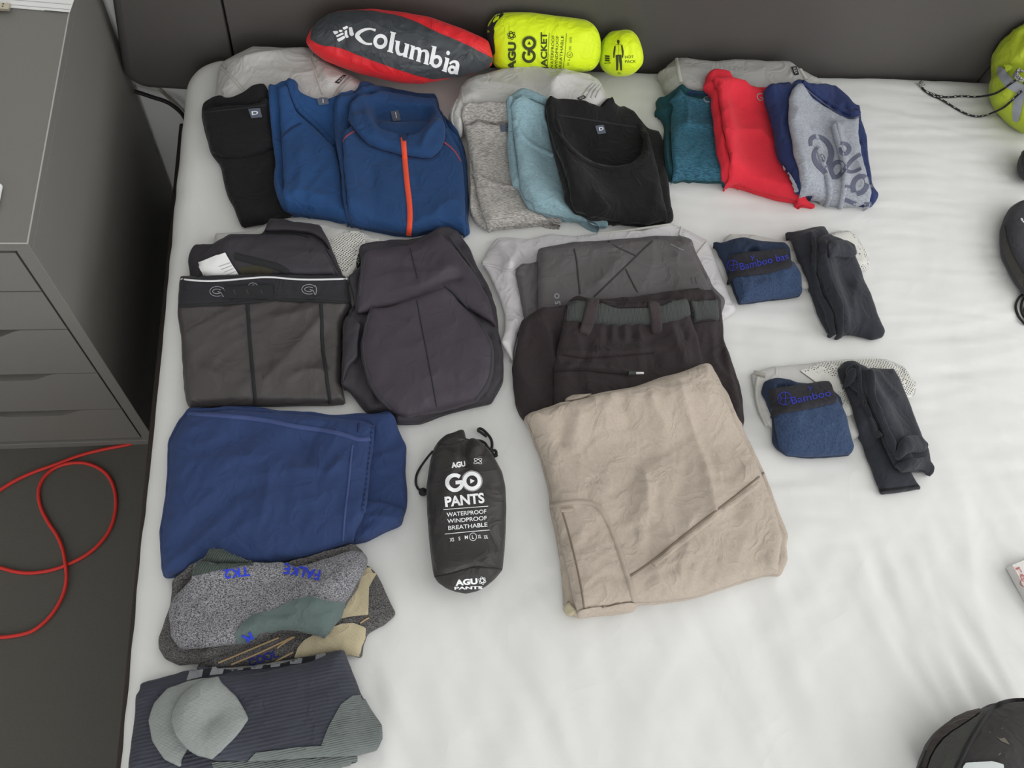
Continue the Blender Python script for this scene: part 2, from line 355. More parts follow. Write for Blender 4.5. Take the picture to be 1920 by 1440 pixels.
def layer(name, px, T, material, parent, edge=None, smooth=2, step=.0036, feats=(), wr=(), crown=.12, base_smooth=3.5, lift=.0003, jit=.0008, folds=1, update=True, rc=9.):
    """one layer of folded cloth lying on whatever is already on the bed"""
    global HM
    if folds > 1:
        for i in range(folds - 1):
            q = densify(soft(px, 2, rc), 6.); s = rng.rand(2) * 90; k = 2.6
            q = q + k * np.stack([perlin(q[:, 0] / 55 + s[0], q[:, 1] / 55), perlin(q[:, 0] / 55, q[:, 1] / 55 + s[1])], 1)
            layer('fold', q, T / folds, material, parent, None, 0, .006, (), [(.0006, .08, .03, 1.)], .05, base_smooth, lift, 0)
        T = T / folds
    r = edge if edge is not None else max(T * .8, .002)
    p2 = densify(soft(px, smooth, rc), 3.0)
    w0 = on_heap_many(p2); zz = np.r_[w0[-9:, 2], w0[:, 2], w0[:9, 2]]
    zm = np.array([np.median(zz[i:i + 19]) for i in range(len(w0))]); zm = np.convolve(np.r_[zm[-6:], zm, zm[:6]], np.ones(13) / 13, 'valid')
    w0 = np.array([at_z(x, y, z) for (x, y), z in zip(p2, zm)])
    q = w0[:, :2]; o = 1 if area2(q) > 0 else -1
    nx = np.roll(q, -1, 0) - np.roll(q, 1, 0); nx = o * np.stack([nx[:, 1], -nx[:, 0]], 1); nx /= np.linalg.norm(nx, axis=1)[:, None] + 1e-12
    away = q - CAM[:2]; away /= np.linalg.norm(away, axis=1)[:, None]
    k = np.clip(.45 + .6 * (nx * away).sum(1), 0, 1)
    kk = np.convolve(np.r_[k[-4:], k, k[:4]], np.ones(9) / 9, 'valid')
    poly = np.array([at_z(x, y, w[2] + T * (.15 + .75 * kz))[:2] for (x, y), w, kz in zip(p2, w0, kk)])
    poly[:, 1] = np.minimum(poly[:, 1], .536)
    poly = densify(poly, max(step * .8, .0025))
    if jit:
        s = rng.rand() * 50; poly = poly + jit * np.stack([perlin(poly[:, 0] * 55 + s, poly[:, 1] * 55), perlin(poly[:, 0] * 55, poly[:, 1] * 55 + s)], 1)
    # surface below, smoothed as cloth would bridge it
    lo = poly.min(0) - .05; hi = poly.max(0) + .05
    i0, i1 = [int(np.clip((v - HX0) / HS, 0, len(HX) - 2)) for v in (lo[0], hi[0])]; j0, j1 = [int(np.clip((v - HY0) / HS, 0, len(HY) - 2)) for v in (lo[1], hi[1])]
    sub = HM[j0:j1 + 1, i0:i1 + 1]
    if base_smooth:
        B = gauss(dil(sub, 1), base_smooth); B = np.maximum(B, sub)
    else: B = sub
    bx, by = HX[i0], HY[j0]
    F_ = []
    for f in feats:
        wp = on_heap_many(densify(chaikin(f[1], 2, f[0] == 'poly'), 4., f[0] == 'poly'), T)[:, :2]; F_.append((f[0], wp, f[2], f[3]))
    seed = rng.rand() * 40
    def surf(P, d):
        t = np.clip(d / r, 0, 1); prof = .3 + .7 * np.sqrt(np.maximum(1 - (1 - t) ** 2, 0)); sm = sstep(d / max(r * 2.2, .006))
        z = hsample(B, P, bx, by) + lift + T * prof + crown * T * (1 - np.exp(-d / .03)) * t
        for a, al, ac, an in wr: z = z + sm * 1.75 * wrinkle(P, a, al, ac, an, seed)
        for kind, wp, wd, amp in F_:
            if kind == 'poly': z = z + sm * amp * np.where(inside(P, wp), sstep(pdist(P, wp) / wd), 0)
            elif kind == 'ridge':
                dd = seg_dist(P, wp[:-1], wp[1:]); z = z + sm * amp * 1.55 * np.exp(-(dd / wd) ** 1.3)
        z = np.maximum(z, hsample(sub, P, bx, by) + lift + .3 * T * np.clip(d / .004, .2, 1))
        return z
    rings = [r * a for a in (.08, .28, .6, 1.0)] if r > .003 else [r]
    V2, tri = cdt(poly, fill_points(poly, step, rings))
    d = pdist(V2, poly); Z = surf(V2, d)
    V = np.c_[V2, Z]; nb = len(poly)
    inward = np.roll(poly, -1, 0) - np.roll(poly, 1, 0); inward = np.stack([-inward[:, 1], inward[:, 0]], 1) * (1 if area2(poly) > 0 else -1)
    inward /= np.linalg.norm(inward, axis=1)[:, None] + 1e-12
    pb = poly + inward * min(r * .35, .006); Vb = np.c_[pb, hsample(sub, pb, bx, by) - .0005]
    Vb[:, 2] = np.minimum(Vb[:, 2], Z[:nb] - .0003)
    n = len(V); F = [tuple(t) for t in tri]; sgn = area2(poly) > 0
    for i in range(nb):
        j = (i + 1) % nb; F.append((i, n + i, n + j, j) if sgn else (i, j, n + j, n + i))
    ob = mesh_obj(name, np.vstack([V, Vb]), F, material, parent)
    if update:
        gx_, gy_ = np.meshgrid(HX[i0:i1 + 1], HY[j0:j1 + 1]); G = np.stack([gx_.ravel(), gy_.ravel()], 1); ins = inside(G, poly); idx = np.where(ins)[0]
        if len(idx):
            z = surf(G[idx], pdist(G[idx], poly)); sf = sub.copy().ravel(); sf[idx] = np.maximum(sf[idx], z); HM[j0:j1 + 1, i0:i1 + 1] = sf.reshape(sub.shape)
    return ob

class Surf:
    """ray casting on finished meshes, so that prints, seams and patches sit on them"""
    def __init__(self, *obs):
        V = []; F = []
        for o in obs:
            v, f = GEO[o]; n = len(V); V += [tuple(x) for x in v]; F += [tuple(i + n for i in g) for g in f]
        self.t = BVHTree.FromPolygons(V, F)
    def hit(self, px, py):
        d = pray(px, py); h = self.t.ray_cast(Vector(CAM), Vector(d))
        if h[0] is None: return None
        n = h[1]
        if n.dot(Vector(d)) > 0: n = -n
        # soften the normal
        return np.array(h[0]), np.array(n)
def decal(name, P2, F, fmap, material, parent, surf, lift=.0007, smooth=True):
    V = []; ok = []
    for p in P2:
        x, y = fmap(*p); h = surf.hit(x, y)
        if h is None: V.append((0, 0, 0)); ok.append(False)
        else: V.append(h[0] + h[1] * lift); ok.append(True)
    F = [f for f in F if all(ok[i] for i in f)]
    keep = sorted({i for f in F for i in f}); ix = {k: i for i, k in enumerate(keep)}
    if not F: return None
    return mesh_obj(name, [V[i] for i in keep], [[ix[i] for i in f] for f in F], material, parent, smooth)
def patch(name, px, material, parent, surf, lift=.0012, step=6., smooth=1):
    p = densify(soft(px, smooth, 3.) if smooth else px, step * .6); V, F = cdt(p, fill_points(p, step, ()))
    return decal(name, V, F, lambda x, y: (x, y), material, parent, surf, lift)
def linemap(a, b, h):
    a = np.array(a, float); b = np.array(b, float); L = np.linalg.norm(b - a); t = (b - a) / L; up = np.array([t[1], -t[0]])
    return a, t, up, L
_tc = {}
def glyphs(body, bold=0., space=1.):
    k = (body, bold, space)
    if k in _tc: return _tc[k]
    cu = bpy.data.curves.new('t', 'FONT'); cu.body = body; cu.offset = bold; cu.resolution_u = 4; cu.space_character = space
    o = bpy.data.objects.new('t', cu); COL.objects.link(o); dg = bpy.context.evaluated_depsgraph_get(); dg.update()
    me = o.evaluated_get(dg).to_mesh(); bm = bmesh.new(); bm.from_mesh(me); bmesh.ops.triangulate(bm, faces=bm.faces)
    for _ in range(4):
        e = [e for e in bm.edges if e.calc_length() > .22]
        if not e: break
        bmesh.ops.subdivide_edges(bm, edges=e, cuts=1); bmesh.ops.triangulate(bm, faces=bm.faces)
    bm.verts.index_update(); V = np.array([(v.co.x, v.co.y) for v in bm.verts]); F = [[v.index for v in f.verts] for f in bm.faces]
    bm.free(); bpy.data.objects.remove(o); bpy.data.curves.remove(cu); V[:, 0] -= V[:, 0].min(); _tc[k] = (V, F); return V, F
def text(name, body, a, b, h, material, parent, surf, bold=.0, space=1., lift=.0007, shear=0.):
    """body between baseline pixels a and b, h = cap height in pixels"""
    V, F = glyphs(body, bold, space); a, t, up, L = linemap(a, b, h); wd = V[:, 0].max(); ch = .72
    f = lambda x, y: tuple(a + t * (x / wd * L + shear * y * h) + up * (y / ch * h))
    return decal(name, V, F, f, material, parent, surf, lift)
def ribbon2d(pts, wds, closed=False, n=None):
    """flat stroke: centre line + width -> 2-D mesh"""
    p = np.asarray(pts, float); wds = np.broadcast_to(np.asarray(wds, float), (len(p),)).copy()
    q = np.c_[p, wds]; q = chaikin(q, 2, False) if not closed else np.vstack([chaikin3(q), ])
    if closed: q = np.vstack([q, q[:1]])
    t = np.gradient(q[:, :2], axis=0); t /= np.linalg.norm(t, axis=1)[:, None] + 1e-12; nrm = np.stack([-t[:, 1], t[:, 0]], 1)
    V = np.vstack([q[:, :2] + nrm * q[:, 2:3] / 2, q[:, :2] - nrm * q[:, 2:3] / 2]); m = len(q)
    return V, [(i, i + 1, m + i + 1, m + i) for i in range(m - 1)]
def chaikin3(p, n=2):
    for _ in range(n):
        q = np.roll(p, -1, 0); p = np.stack([p * .75 + q * .25, p * .25 + q * .75], 1).reshape(-1, p.shape[1])
    return p
def join2d(parts):
    V = []; F = []
    for v, f in parts: n = len(V); V += [tuple(x) for x in v]; F += [tuple(i + n for i in g) for g in f]
    return np.array(V), F
def strokes(name, ss, material, parent, surf, lift=.0008, fmap=None):
    V, F = join2d([ribbon2d(s[0], s[1], len(s) > 2 and s[2]) for s in ss]); return decal(name, V, F, fmap or (lambda x, y: (x, y)), material, parent, surf, lift)
def disc2d(cx, cy, rx, ry=None, n=24):
    ry = ry or rx; return [(cx, cy)] + [(cx + rx * math.cos(2 * math.pi * i / n), cy + ry * math.sin(2 * math.pi * i / n)) for i in range(n)], [(0, 1 + i, 1 + (i + 1) % n) for i in range(n)]
def seam(name, px, wd, material, parent, surf, h=.0012, base=.0002, step=4.):
    """raised strip (tape, seam, piping) lying along a surface, wd in metres"""
    p = densify(chaikin(px, 2, False), step, False); H = [surf.hit(*v) for v in p]; H = [h_ for h_ in H if h_ is not None]
    if len(H) < 3: return None
    Pn = np.array([h_[0] for h_ in H]); Nn = np.array([h_[1] for h_ in H])
    for _ in range(2): Nn[1:-1] = (Nn[:-2] + Nn[1:-1] * 2 + Nn[2:]) / 4; Pn[1:-1] = (Pn[:-2] + Pn[1:-1] * 2 + Pn[2:]) / 4
    Nn /= np.linalg.norm(Nn, axis=1)[:, None]
    t = np.gradient(Pn, axis=0); t /= np.linalg.norm(t, axis=1)[:, None] + 1e-12; sd = np.cross(Nn, t); sd /= np.linalg.norm(sd, axis=1)[:, None] + 1e-12
    cs = [(-.5, base - .0006), (-.42, h * .75 + base), (0, h + base), (.42, h * .75 + base), (.5, base - .0006)]; m = len(Pn)
    V = np.vstack([Pn + sd * a * wd + Nn * z for a, z in cs]); F = []
    for k in range(len(cs) - 1): F += [(k * m + i, k * m + i + 1, (k + 1) * m + i + 1, (k + 1) * m + i) for i in range(m - 1)]
    return mesh_obj(name, V, F, material, parent)
def tube(name, pts, r, material, parent=None, seg=8, smooth=2, step=None, closed=False):
    p = np.asarray(pts, float); p = chaikin(p, smooth, False) if not closed else chaikin3(p, smooth)
    if step: p = densify(p, step, False)
    n = len(p); t = np.gradient(p, axis=0); t /= np.linalg.norm(t, axis=1)[:, None] + 1e-12
    up = np.array([0, 0, 1.]); V = []; a = np.cross(t[0], up); a = np.cross(t[0], [1, 0, 0]) if np.linalg.norm(a) < .1 else a; a /= np.linalg.norm(a)
    for i in range(n):
        a = a - t[i] * np.dot(a, t[i]); a /= np.linalg.norm(a) + 1e-12; b = np.cross(t[i], a)
        V += [p[i] + r * (math.cos(2 * math.pi * k / seg) * a + math.sin(2 * math.pi * k / seg) * b) for k in range(seg)]
    F = [(i * seg + k, i * seg + (k + 1) % seg, (i + 1) * seg + (k + 1) % seg, (i + 1) * seg + k) for i in range(n - 1) for k in range(seg)]
    F += [tuple(range(seg))[::-1], tuple((n - 1) * seg + k for k in range(seg))]
    return mesh_obj(name, V, F, material, parent)
def ball(name, c, r, material, parent=None, sc=(1, 1, 1), n=14, noise=0.):
    V = []; F = []
    for i in range(n + 1):
        th = math.pi * i / n
        for k in range(2 * n):
            ph = math.pi * k / n; V.append((c[0] + r * sc[0] * math.sin(th) * math.cos(ph), c[1] + r * sc[1] * math.sin(th) * math.sin(ph), c[2] + r * sc[2] * math.cos(th)))
    for i in range(n):
        for k in range(2 * n): F.append((i * 2 * n + k, (i + 1) * 2 * n + k, (i + 1) * 2 * n + (k + 1) % (2 * n), i * 2 * n + (k + 1) % (2 * n)))
    return mesh_obj(name, V, F, material, parent)
def inflate(name, px, p0, n, Df, Db, material, parent, step=.006, wr=(), feats=(), ymax=.534, floor=True, power=.5, smooth=2, seedv=1.):
    """stuffed sack: traced outline on a plane through p0, swelling to both sides"""
    n = np.array(n, float); n /= np.linalg.norm(n); e1 = np.cross([0, 1, 0], n); e1 /= np.linalg.norm(e1); e2 = np.cross(n, e1); p0 = np.array(p0, float)
    to2 = lambda w_: np.array([np.dot(w_ - p0, e1), np.dot(w_ - p0, e2)])
    poly = densify(np.array([to2(at_plane(x, y, p0, n)) for x, y in densify(soft(px, smooth, 7.), 3.)]), step * .8)
    if area2(poly) < 0: poly = poly[::-1].copy()
    lo, hi = poly.min(0) - .01, poly.max(0) + .01; gs = max((hi - lo).max() / 90, .0015)
    X, Y = np.meshgrid(np.arange(lo[0], hi[0], gs), np.arange(lo[1], hi[1], gs)); M = inside(np.stack([X.ravel(), Y.ravel()], 1), poly).reshape(X.shape).astype(float)
    U = np.zeros_like(X)
    for _ in range(900):
        U[1:-1, 1:-1] = (U[:-2, 1:-1] + U[2:, 1:-1] + U[1:-1, :-2] + U[1:-1, 2:] + gs * gs) * .25 * M[1:-1, 1:-1]
    U /= U.max()
    R = (hi - lo).min() / 2
    V2, tri = cdt(poly, fill_points(poly, step, [step * .25, step * .7])); d = pdist(V2, poly)
    fx = np.clip((V2[:, 0] - lo[0]) / gs, 0, X.shape[1] - 1.01); fy = np.clip((V2[:, 1] - lo[1]) / gs, 0, X.shape[0] - 1.01); ix = fx.astype(int); iy = fy.astype(int); u_ = fx - ix; v_ = fy - iy
    Ui = (U[iy, ix] * (1 - u_) + U[iy, ix + 1] * u_) * (1 - v_) + (U[iy + 1, ix] * (1 - u_) + U[iy + 1, ix + 1] * u_) * v_
    h = np.power(np.clip(Ui, 0, 1), power) * sstep(d / (gs * 2) + .3); h[:len(poly)] = 0
    sm = sstep(d / .012); wz = np.zeros(len(V2))
    for a, al, ac, an in wr: wz += sm * wrinkle(V2, a, al, ac, an, seedv)
    for f in feats:
        wp = np.array([to2(at_plane(x, y, p0 + n * Df * .7, n)) for x, y in densify(chaikin(f[1], 2, False), 3., False)]); wz += sm * f[3] * np.exp(-(seg_dist(V2, wp[:-1], wp[1:]) / f[2]) ** 2)
    P = p0 + V2[:, :1] * e1 + V2[:, 1:] * e2
    Vf = P + n * (Df * h + wz)[:, None]; Vk = P - n * (Db * h)[:, None]; nb = len(poly); m = len(V2)
    V = np.vstack([Vf, Vk[nb:]]); F = [tuple(t) for t in tri]; g = lambda i: i if i < nb else m + i - nb
    F += [tuple(g(i) for i in t[::-1]) for t in tri if not all(i < nb for i in t)]
    V[:, 1] = np.minimum(V[:, 1], ymax)
    if floor: V[:, 2] = np.maximum(V[:, 2], ZB + .001)
    return mesh_obj(name, V, F, material, parent)

# ================================================================== the room
struct(box('floor', -1.4, 3.0, -3.0, .6, -.05, 0, 'rug'))
struct(box('wall_back', -1.4, 3.0, .6, .7, 0, 2.5, 'wall'))
struct(box('wall_left', -1.5, -1.4, -3.0, .6, 0, 2.5, 'wall'))
struct(box('ceiling', -1.4, 3.0, -3.0, .6, 2.5, 2.6, 'ceiling'))
def wall_with_hole(name, axis, pos, a0, a1, h0, h1, b0, b1):
    V = []; F = []
    for (p, q, r, s) in ((a0, b0, 0, 2.5), (b1, a1, 0, 2.5), (b0, b1, 0, h0), (b0, b1, h1, 2.5)):
        if q - p < .01 or s - r < .01: continue
        v, f = box_vf(pos, pos + .1, p, q, r, s) if axis == 'x' else box_vf(p, q, pos - .1, pos, r, s)
        n = len(V); V += v; F += [tuple(i + n for i in g) for g in f]
    return struct(mesh_obj(name, V, F, 'wall', None, False))
wall_with_hole('wall_right', 'x', 3.0, -3.0, .6, .85, 2.4, -1.95, .45)
wall_with_hole('wall_front', 'y', -3.0, -1.4, 3.0, .2, 2.3, -.65, 1.85)
def window(name, axis, pos, a0, a1, z0, z1):
    t = thing(name, 'white framed window in the right wall letting in daylight' if axis == 'x' else 'white framed balcony window in the front wall', 'window', (pos, (a0 + a1) / 2, z0) if axis == 'x' else ((a0 + a1) / 2, pos, z0)); struct(t); del t['category']
    m = (a0 + a1) / 2
    for p, q, r, s in ((a0, a0 + .06, z0, z1), (a1 - .06, a1, z0, z1), (a0, a1, z0, z0 + .06), (a0, a1, z1 - .06, z1), (m - .03, m + .03, z0, z1)):
        if axis == 'x': box('window_frame', pos + .03, pos + .08, p, q, r, s, 'white_plastic', t)
        else: box('window_frame', p, q, pos - .08, pos - .03, r, s, 'white_plastic', t)
window('window_1', 'x', 3.0, -1.95, .45, .85, 2.4)
window('window_2', 'y', -3.0, -.65, 1.85, .2, 2.3)

# ================================================================== bed
bed = thing('bed', 'bed frame with dark grey upholstered headboard and brown side rail', 'bed', (.95, -.45, 0))
box('side_rail', .075, .118, -1.5, .54, .12, .335, 'rail', bed, .004)
box('side_rail', 1.782, 1.825, -1.5, .54, .12, .335, 'rail', bed, .004)
box('foot_rail', .118, 1.782, -1.5, -1.46, .12, .335, 'rail', bed, .004)
for x in (.11, 1.74):
    for y in (-1.46, .46): box('leg', x, x + .05, y, y + .05, 0, .12, 'rail', bed)
def headpanel(x0, x1, rl, rr):
    # rounded bottom corner(s), soft padded front
    z0, z1 = .414, 1.08; pts = []; wt = []
    def arc(cx, cz, r, a0, a1):
        for k in range(9):
            a = a0 + (a1 - a0) * k / 8; pts.append((cx + r * math.cos(a), cz + r * math.sin(a))); wt.append(1. if r > .02 else .2)
    for cx, cz, r, a0, a1 in ((x0 + rl, z0 + rl, rl, math.pi, 1.5 * math.pi), (x1 - rr, z0 + rr, rr, 1.5 * math.pi, 2 * math.pi), (x1 - rr, z1 - rr, rr, 0, .5 * math.pi), (x0 + rl, z1 - rl, rl, .5 * math.pi, math.pi)):
        arc(cx, cz, r, a0, a1)
    p = np.array(pts); wt = np.array(wt)[:, None]; V = []; prof = [(0, .595), (0, .566), (.0015, .554), (.005, .548), (.010, .545), (.018, .5435)]
    m = len(p); nx = np.roll(p, -1, 0) - np.roll(p, 1, 0); nx = np.stack([-nx[:, 1], nx[:, 0]], 1); nx /= np.linalg.norm(nx, axis=1)[:, None] + 1e-9
    for ins, y in prof: V += [(a, y, b) for a, b in p + nx * ins * wt]
    F = []
    for k in range(len(prof) - 1): F += [(k * m + i, k * m + (i + 1) % m, (k + 1) * m + (i + 1) % m, (k + 1) * m + i) for i in range(m)]
    V.append(((x0 + x1) / 2, .5435, (z0 + z1) / 2)); c = len(V) - 1; F += [((len(prof) - 1) * m + i, (len(prof) - 1) * m + (i + 1) % m, c) for i in range(m)]
    if x0 == 0: V = [(x + max(0, z - .47) * .16 * max(0, 1 - x / .2), y, z) for x, y, z in V]   # the free end leans inwards
    o = mesh_obj('headboard_panel', V, F, 'leather', bed)
    for f in o.data.polygons: f.use_smooth = len(f.vertices) == 4
headpanel(.0, .2035, .045, .006); headpanel(.2045, 1.70, .006, .006); headpanel(1.701, 1.9, .006, .045)

# fitted sheet over the mattress
def build_sheet():
    x0, x1, y0, y1 = .124, 1.776, -1.455, .541; R = .07; pts = []
    for cx, cy, a0 in ((x0 + R, y0 + R, math.pi), (x1 - R, y0 + R, 1.5 * math.pi), (x1 - R, y1 - R, 0), (x0 + R, y1 - R, .5 * math.pi)):
        for k in range(13): a = a0 + k / 12 * math.pi / 2; pts.append((cx + R * math.cos(a), cy + R * math.sin(a)))
    poly = densify(pts, .008); poly = poly + .0016 * np.stack([perlin(poly[:, 0] * 20, poly[:, 1] * 20 + 9), perlin(poly[:, 0] * 20 + 7, poly[:, 1] * 20)], 1)
    r = .035; g1 = fill_points(poly, .0075, [r * a for a in (.03, .12, .25, .42, .65, 1.)])
    far = (g1[:, 1] < -1.05) & (rng.rand(len(g1)) > .25); g1 = g1[~far]
    V2, tri = cdt(poly, g1); d = pdist(V2, poly); t = np.clip(d / r, 0, 1)
    z = sheet_z(V2[:, 0], V2[:, 1]) - r * (1 - np.sqrt(np.maximum(1 - (1 - t) ** 2, 0)))
    n = len(V2); nb = len(poly); V = [np.c_[V2, z]]; F = [tuple(f) for f in tri]
    prev = list(range(nb))
    for k, zz in enumerate((.46, .42, .37, .32)):
        q = poly - .0 + .003 * np.stack([perlin(poly[:, 0] * 14 + k, poly[:, 1] * 14), perlin(poly[:, 0] * 14, poly[:, 1] * 14 + k)], 1)
        V.append(np.c_[q, np.full(nb, zz)]); cur = [n + k * nb + i for i in range(nb)]
        F += [(prev[i], cur[i], cur[(i + 1) % nb], prev[(i + 1) % nb]) for i in range(nb)]; prev = cur
    return mesh_obj('fitted_sheet', np.vstack(V), F, 'sheet')
sheet = tag(build_sheet(), 'white cotton fitted sheet stretched over the mattress under the clothes', 'bed sheet')
HM = np.where(gx < .16, np.maximum(HM - np.clip((.16 - gx) / .02, 0, 1) ** 2 * .012, ZB - .014), HM)

# ================================================================== drawer unit
du = thing('drawer_unit', 'dark grey laminate drawer unit with curved grip cut-outs beside the bed', 'drawer unit', (-.18, .29, 0))
W = .36; D = .58
box('top_panel', -W, 0, 0, D, .682, .70, 'laminate', du, .0015)
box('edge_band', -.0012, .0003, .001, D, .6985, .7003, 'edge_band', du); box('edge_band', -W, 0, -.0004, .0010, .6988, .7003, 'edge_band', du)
box('side_panel', -.020, 0, 0, D, .022, .682, 'laminate', du, .001)
box('side_panel', -W, -W + .020, 0, D, .022, .682, 'laminate', du, .001)
box('back_panel', -W + .02, -.02, D - .012, D, .022, .682, 'laminate', du)
box('bottom_panel', -W, 0, -.004, D, 0, .022, 'laminate', du, .001)
box('inner_carcass', -W + .021, -.021, .022, D - .02, .023, .68, 'gap_black', du)
zs = [.678, .580, .469, .317, .167, .025]
for i in range(5):
    zt, zb_ = zs[i] - .002, zs[i + 1] + .001; xl, xr = -W + .0225, -.0235; cx = (xl + xr) / 2; top = []
    hw = .092; dp = .022
    if i == 0: top = [(xr, zt), (xl, zt)]
    else:
        top = [(xr, zt)]
        for k in range(13): t = k / 12; top.append((cx + hw - .05 * t, zt - dp * (t * t * (3 - 2 * t))))
        for k in range(13): t = k / 12; top.append((cx - hw + .05 - .05 * t, zt - dp * (1 - t * t * (3 - 2 * t))))
        top.append((xl, zt))
    poly = top + [(xl, zb_), (xr, zb_)]; m = len(poly)
    V = [(x, .001, z) for x, z in poly] + [(x, .018, z) for x, z in poly]; F = [tuple(range(m))[::-1], tuple(range(m, 2 * m))] + [(k, (k + 1) % m, m + (k + 1) % m, m + k) for k in range(m)]
    mesh_obj('drawer_front', V, F, 'laminate', du, False)

# things on the unit
pz = .7008
def sheet_of_paper(name, label, px, z, th, mt, ruled=0):
    p = [at_z(x, y, z) for x, y in px]; n = len(p); V = [(a[0], a[1], z) for a in p] + [(a[0], a[1], z + th) for a in p]
    F = [tuple(range(n)), tuple(range(n, 2 * n))[::-1]] + [(i, (i + 1) % n, n + (i + 1) % n, n + i) for i in range(n)]
    t = thing(name, label, 'paper', (p[0][0], p[0][1], z)); o = mesh_obj('page', V, F, mt, t, False)
    for k in range(ruled):
        u = (k + .6) / ruled; a = np.array(p[0]) * (1 - u) + np.array(p[3]) * u; b = np.array(p[1]) * (1 - u) + np.array(p[2]) * u
        a = a + (b - a) * .01; b = a + (b - a) * .99; dd = (np.array(p[3]) - np.array(p[0])); dd = dd / np.linalg.norm(dd) * .0004; zz = np.array([0, 0, th + .0003])
        a[2] = b[2] = z; mesh_obj('ruled_line', [a - dd + zz, b - dd + zz, b + dd + zz, a + dd + zz], [(0, 1, 2, 3)], 'paper_ink', t, False)
    return t
sheet_of_paper('paper_sheet', 'lower white sheet peeking out under the ruled page on the drawer unit', [(-60, -60), (88, -60), (83.5, 20), (-60, 8)], pz, .0012, 'paper')
sheet_of_paper('ruled_page', 'white ruled page overhanging the corner of the drawer unit', [(10, -70), (160, -60), (131, 23), (14, 13)], pz + .0016, .0008, 'paper', 9)
us = thing('usb_stick', 'small metal usb plug at the edge of the ruled page', 'usb stick', tuple(at_z(0, 10, pz)))
a = at_z(17, 17, .708); box('metal_plug', a[0] - .020, a[0], a[1] - .001, a[1] + .0115, .7045, .7095, 'usb_metal', us, .0006)
box('stick_body', a[0] - .06, a[0] - .020, a[1] - .004, a[1] + .0145, .7008, .7120, 'cord_black', us, .002)
for dy in (.003, .0078): box('plug_hole', a[0] - .010, a[0] - .0078, a[1] + dy, a[1] + dy + .0018, .7093, .7097, 'gap_black', us)
ph = thing('white_gadget', 'white rounded corner of a gadget on the left of the drawer unit', 'gadget', tuple(at_z(-30, 370, pz)))
a0 = at_z(3, 342, .708); a1 = at_z(3, 393, .708); box('shell', a0[0] - .075, a0[0] + .0005, a1[1], a0[1], .7003, .7085, 'white_plastic', ph, .004)

# cables
fl = lambda px, z=.0035: [at_z(x, y, z) for x, y in px]
red = [(250, 830), (240, 834), (190, 843), (145, 855), (110, 869), (60, 886), (20, 905), (-30, 940), (-90, 1000), (-60, 1050), (0, 1064), (30, 1073), (60, 1075), (95, 1070), (125, 1060), (165, 1040), (195, 1012), (213, 980), (219, 940), (212, 905), (195, 882), (165, 868), (135, 867), (105, 875), (82, 893), (71, 918), (74, 948), (90, 980), (108, 1004), (120, 1032), (125, 1060), (127, 1085), (120, 1115), (100, 1150), (75, 1175), (50, 1189), (0, 1196), (-60, 1196)]
rp = np.array(fl(red)); rp[24:34, 2] += np.array([0, 0, 0, 0, .001, .004, .006, .004, .001, 0])
tag(tube('red_cable', rp, .0034, 'red_cable', seg=10, smooth=3), 'thin red cable looping across the dark floor', 'cable')
cb = [at_y(240, 168, .575), at_y(262, 174, .575), at_y(285, 182, .572), at_y(312, 190, .57), at_y(330, 202, .565), at_y(346, 218, .56), at_y(352, 240, .56)]
tag(tube('black_cable', cb, .004, 'black_cable'), 'black cable hanging behind the headboard corner', 'cable')
cb = [at_y(292, 160, .594), at_y(304, 172, .594), at_y(318, 186, .592), at_y(332, 200, .59), at_y(350, 222, .588)]
tag(tube('pale_cable', cb, .0024, 'pale_cable'), 'thin pale cable beside the black one at the wall', 'cable')

# ================================================================== packing cubes (limp nylon bags) and garments, back row
def sewn_tag(parent, sf, q, name='brand_tag'):
    """q = four corners: top-left, top-right, bottom-right, bottom-left as the letters read"""
    g = patch(name, q, 'tag_black', parent, sf, .0014, 4., 0); q = np.array(q, float)
    if g is None: return
    f = lambda u, v: tuple((q[0] * (1 - u) + q[1] * u) * (1 - v) + (q[3] * (1 - u) + q[2] * u) * v)
    V, F = glyphs('IKEA', .02); wd = V[:, 0].max()
    decal('lettering', V, F, lambda x, y: f(.16 + .68 * x / wd, .78 - .56 * y / .72), 'tag_print', g, sf, .0019)

# --- cube 1
o1 = [(399, 185), (402, 165), (408, 120), (414, 110), (434, 96), (462, 83), (485, 73), (511, 74), (540, 75), (574, 78), (600, 95), (640, 120), (690, 150), (712, 168), (705, 205), (620, 235), (500, 240), (415, 215)]
t = bed_thing('packing_cube', 'pale grey nylon packing cube behind the folded black and blue tops', 'packing cube', o1)
b = layer('fabric_body', o1, .034, 'nylon', t, edge=.03, crown=.4, wr=[(.003, .18, .06, .35)], feats=[('ridge', kG((560, 430), (900, 380), (1280, 260)), .018, .008), ('poly', kG((1370, 330), (1440, 480), (1550, 800), (1700, 830), (1900, 560), (1700, 430)), .01, .006)])
sf = Surf(b)
seam('piping', kG((195, 412), (260, 470), (380, 590), (540, 775)), .005, 'piping', t, sf, .002)
seam('piping', kG((232, 350), (250, 400), (310, 470)), .004, 'piping', t, sf, .002)
seam('flap_edge', kG((1375, 330), (1440, 500), (1540, 800)), .003, 'piping', t, sf, .002)
seam('flap_edge', kG((1900, 590), (1790, 700), (1690, 830)), .007, 'nylon_dark', t, sf, .002)
sewn_tag(t, sf, kG((1690, 650), (1800, 560), (1850, 560), (1750, 670)))
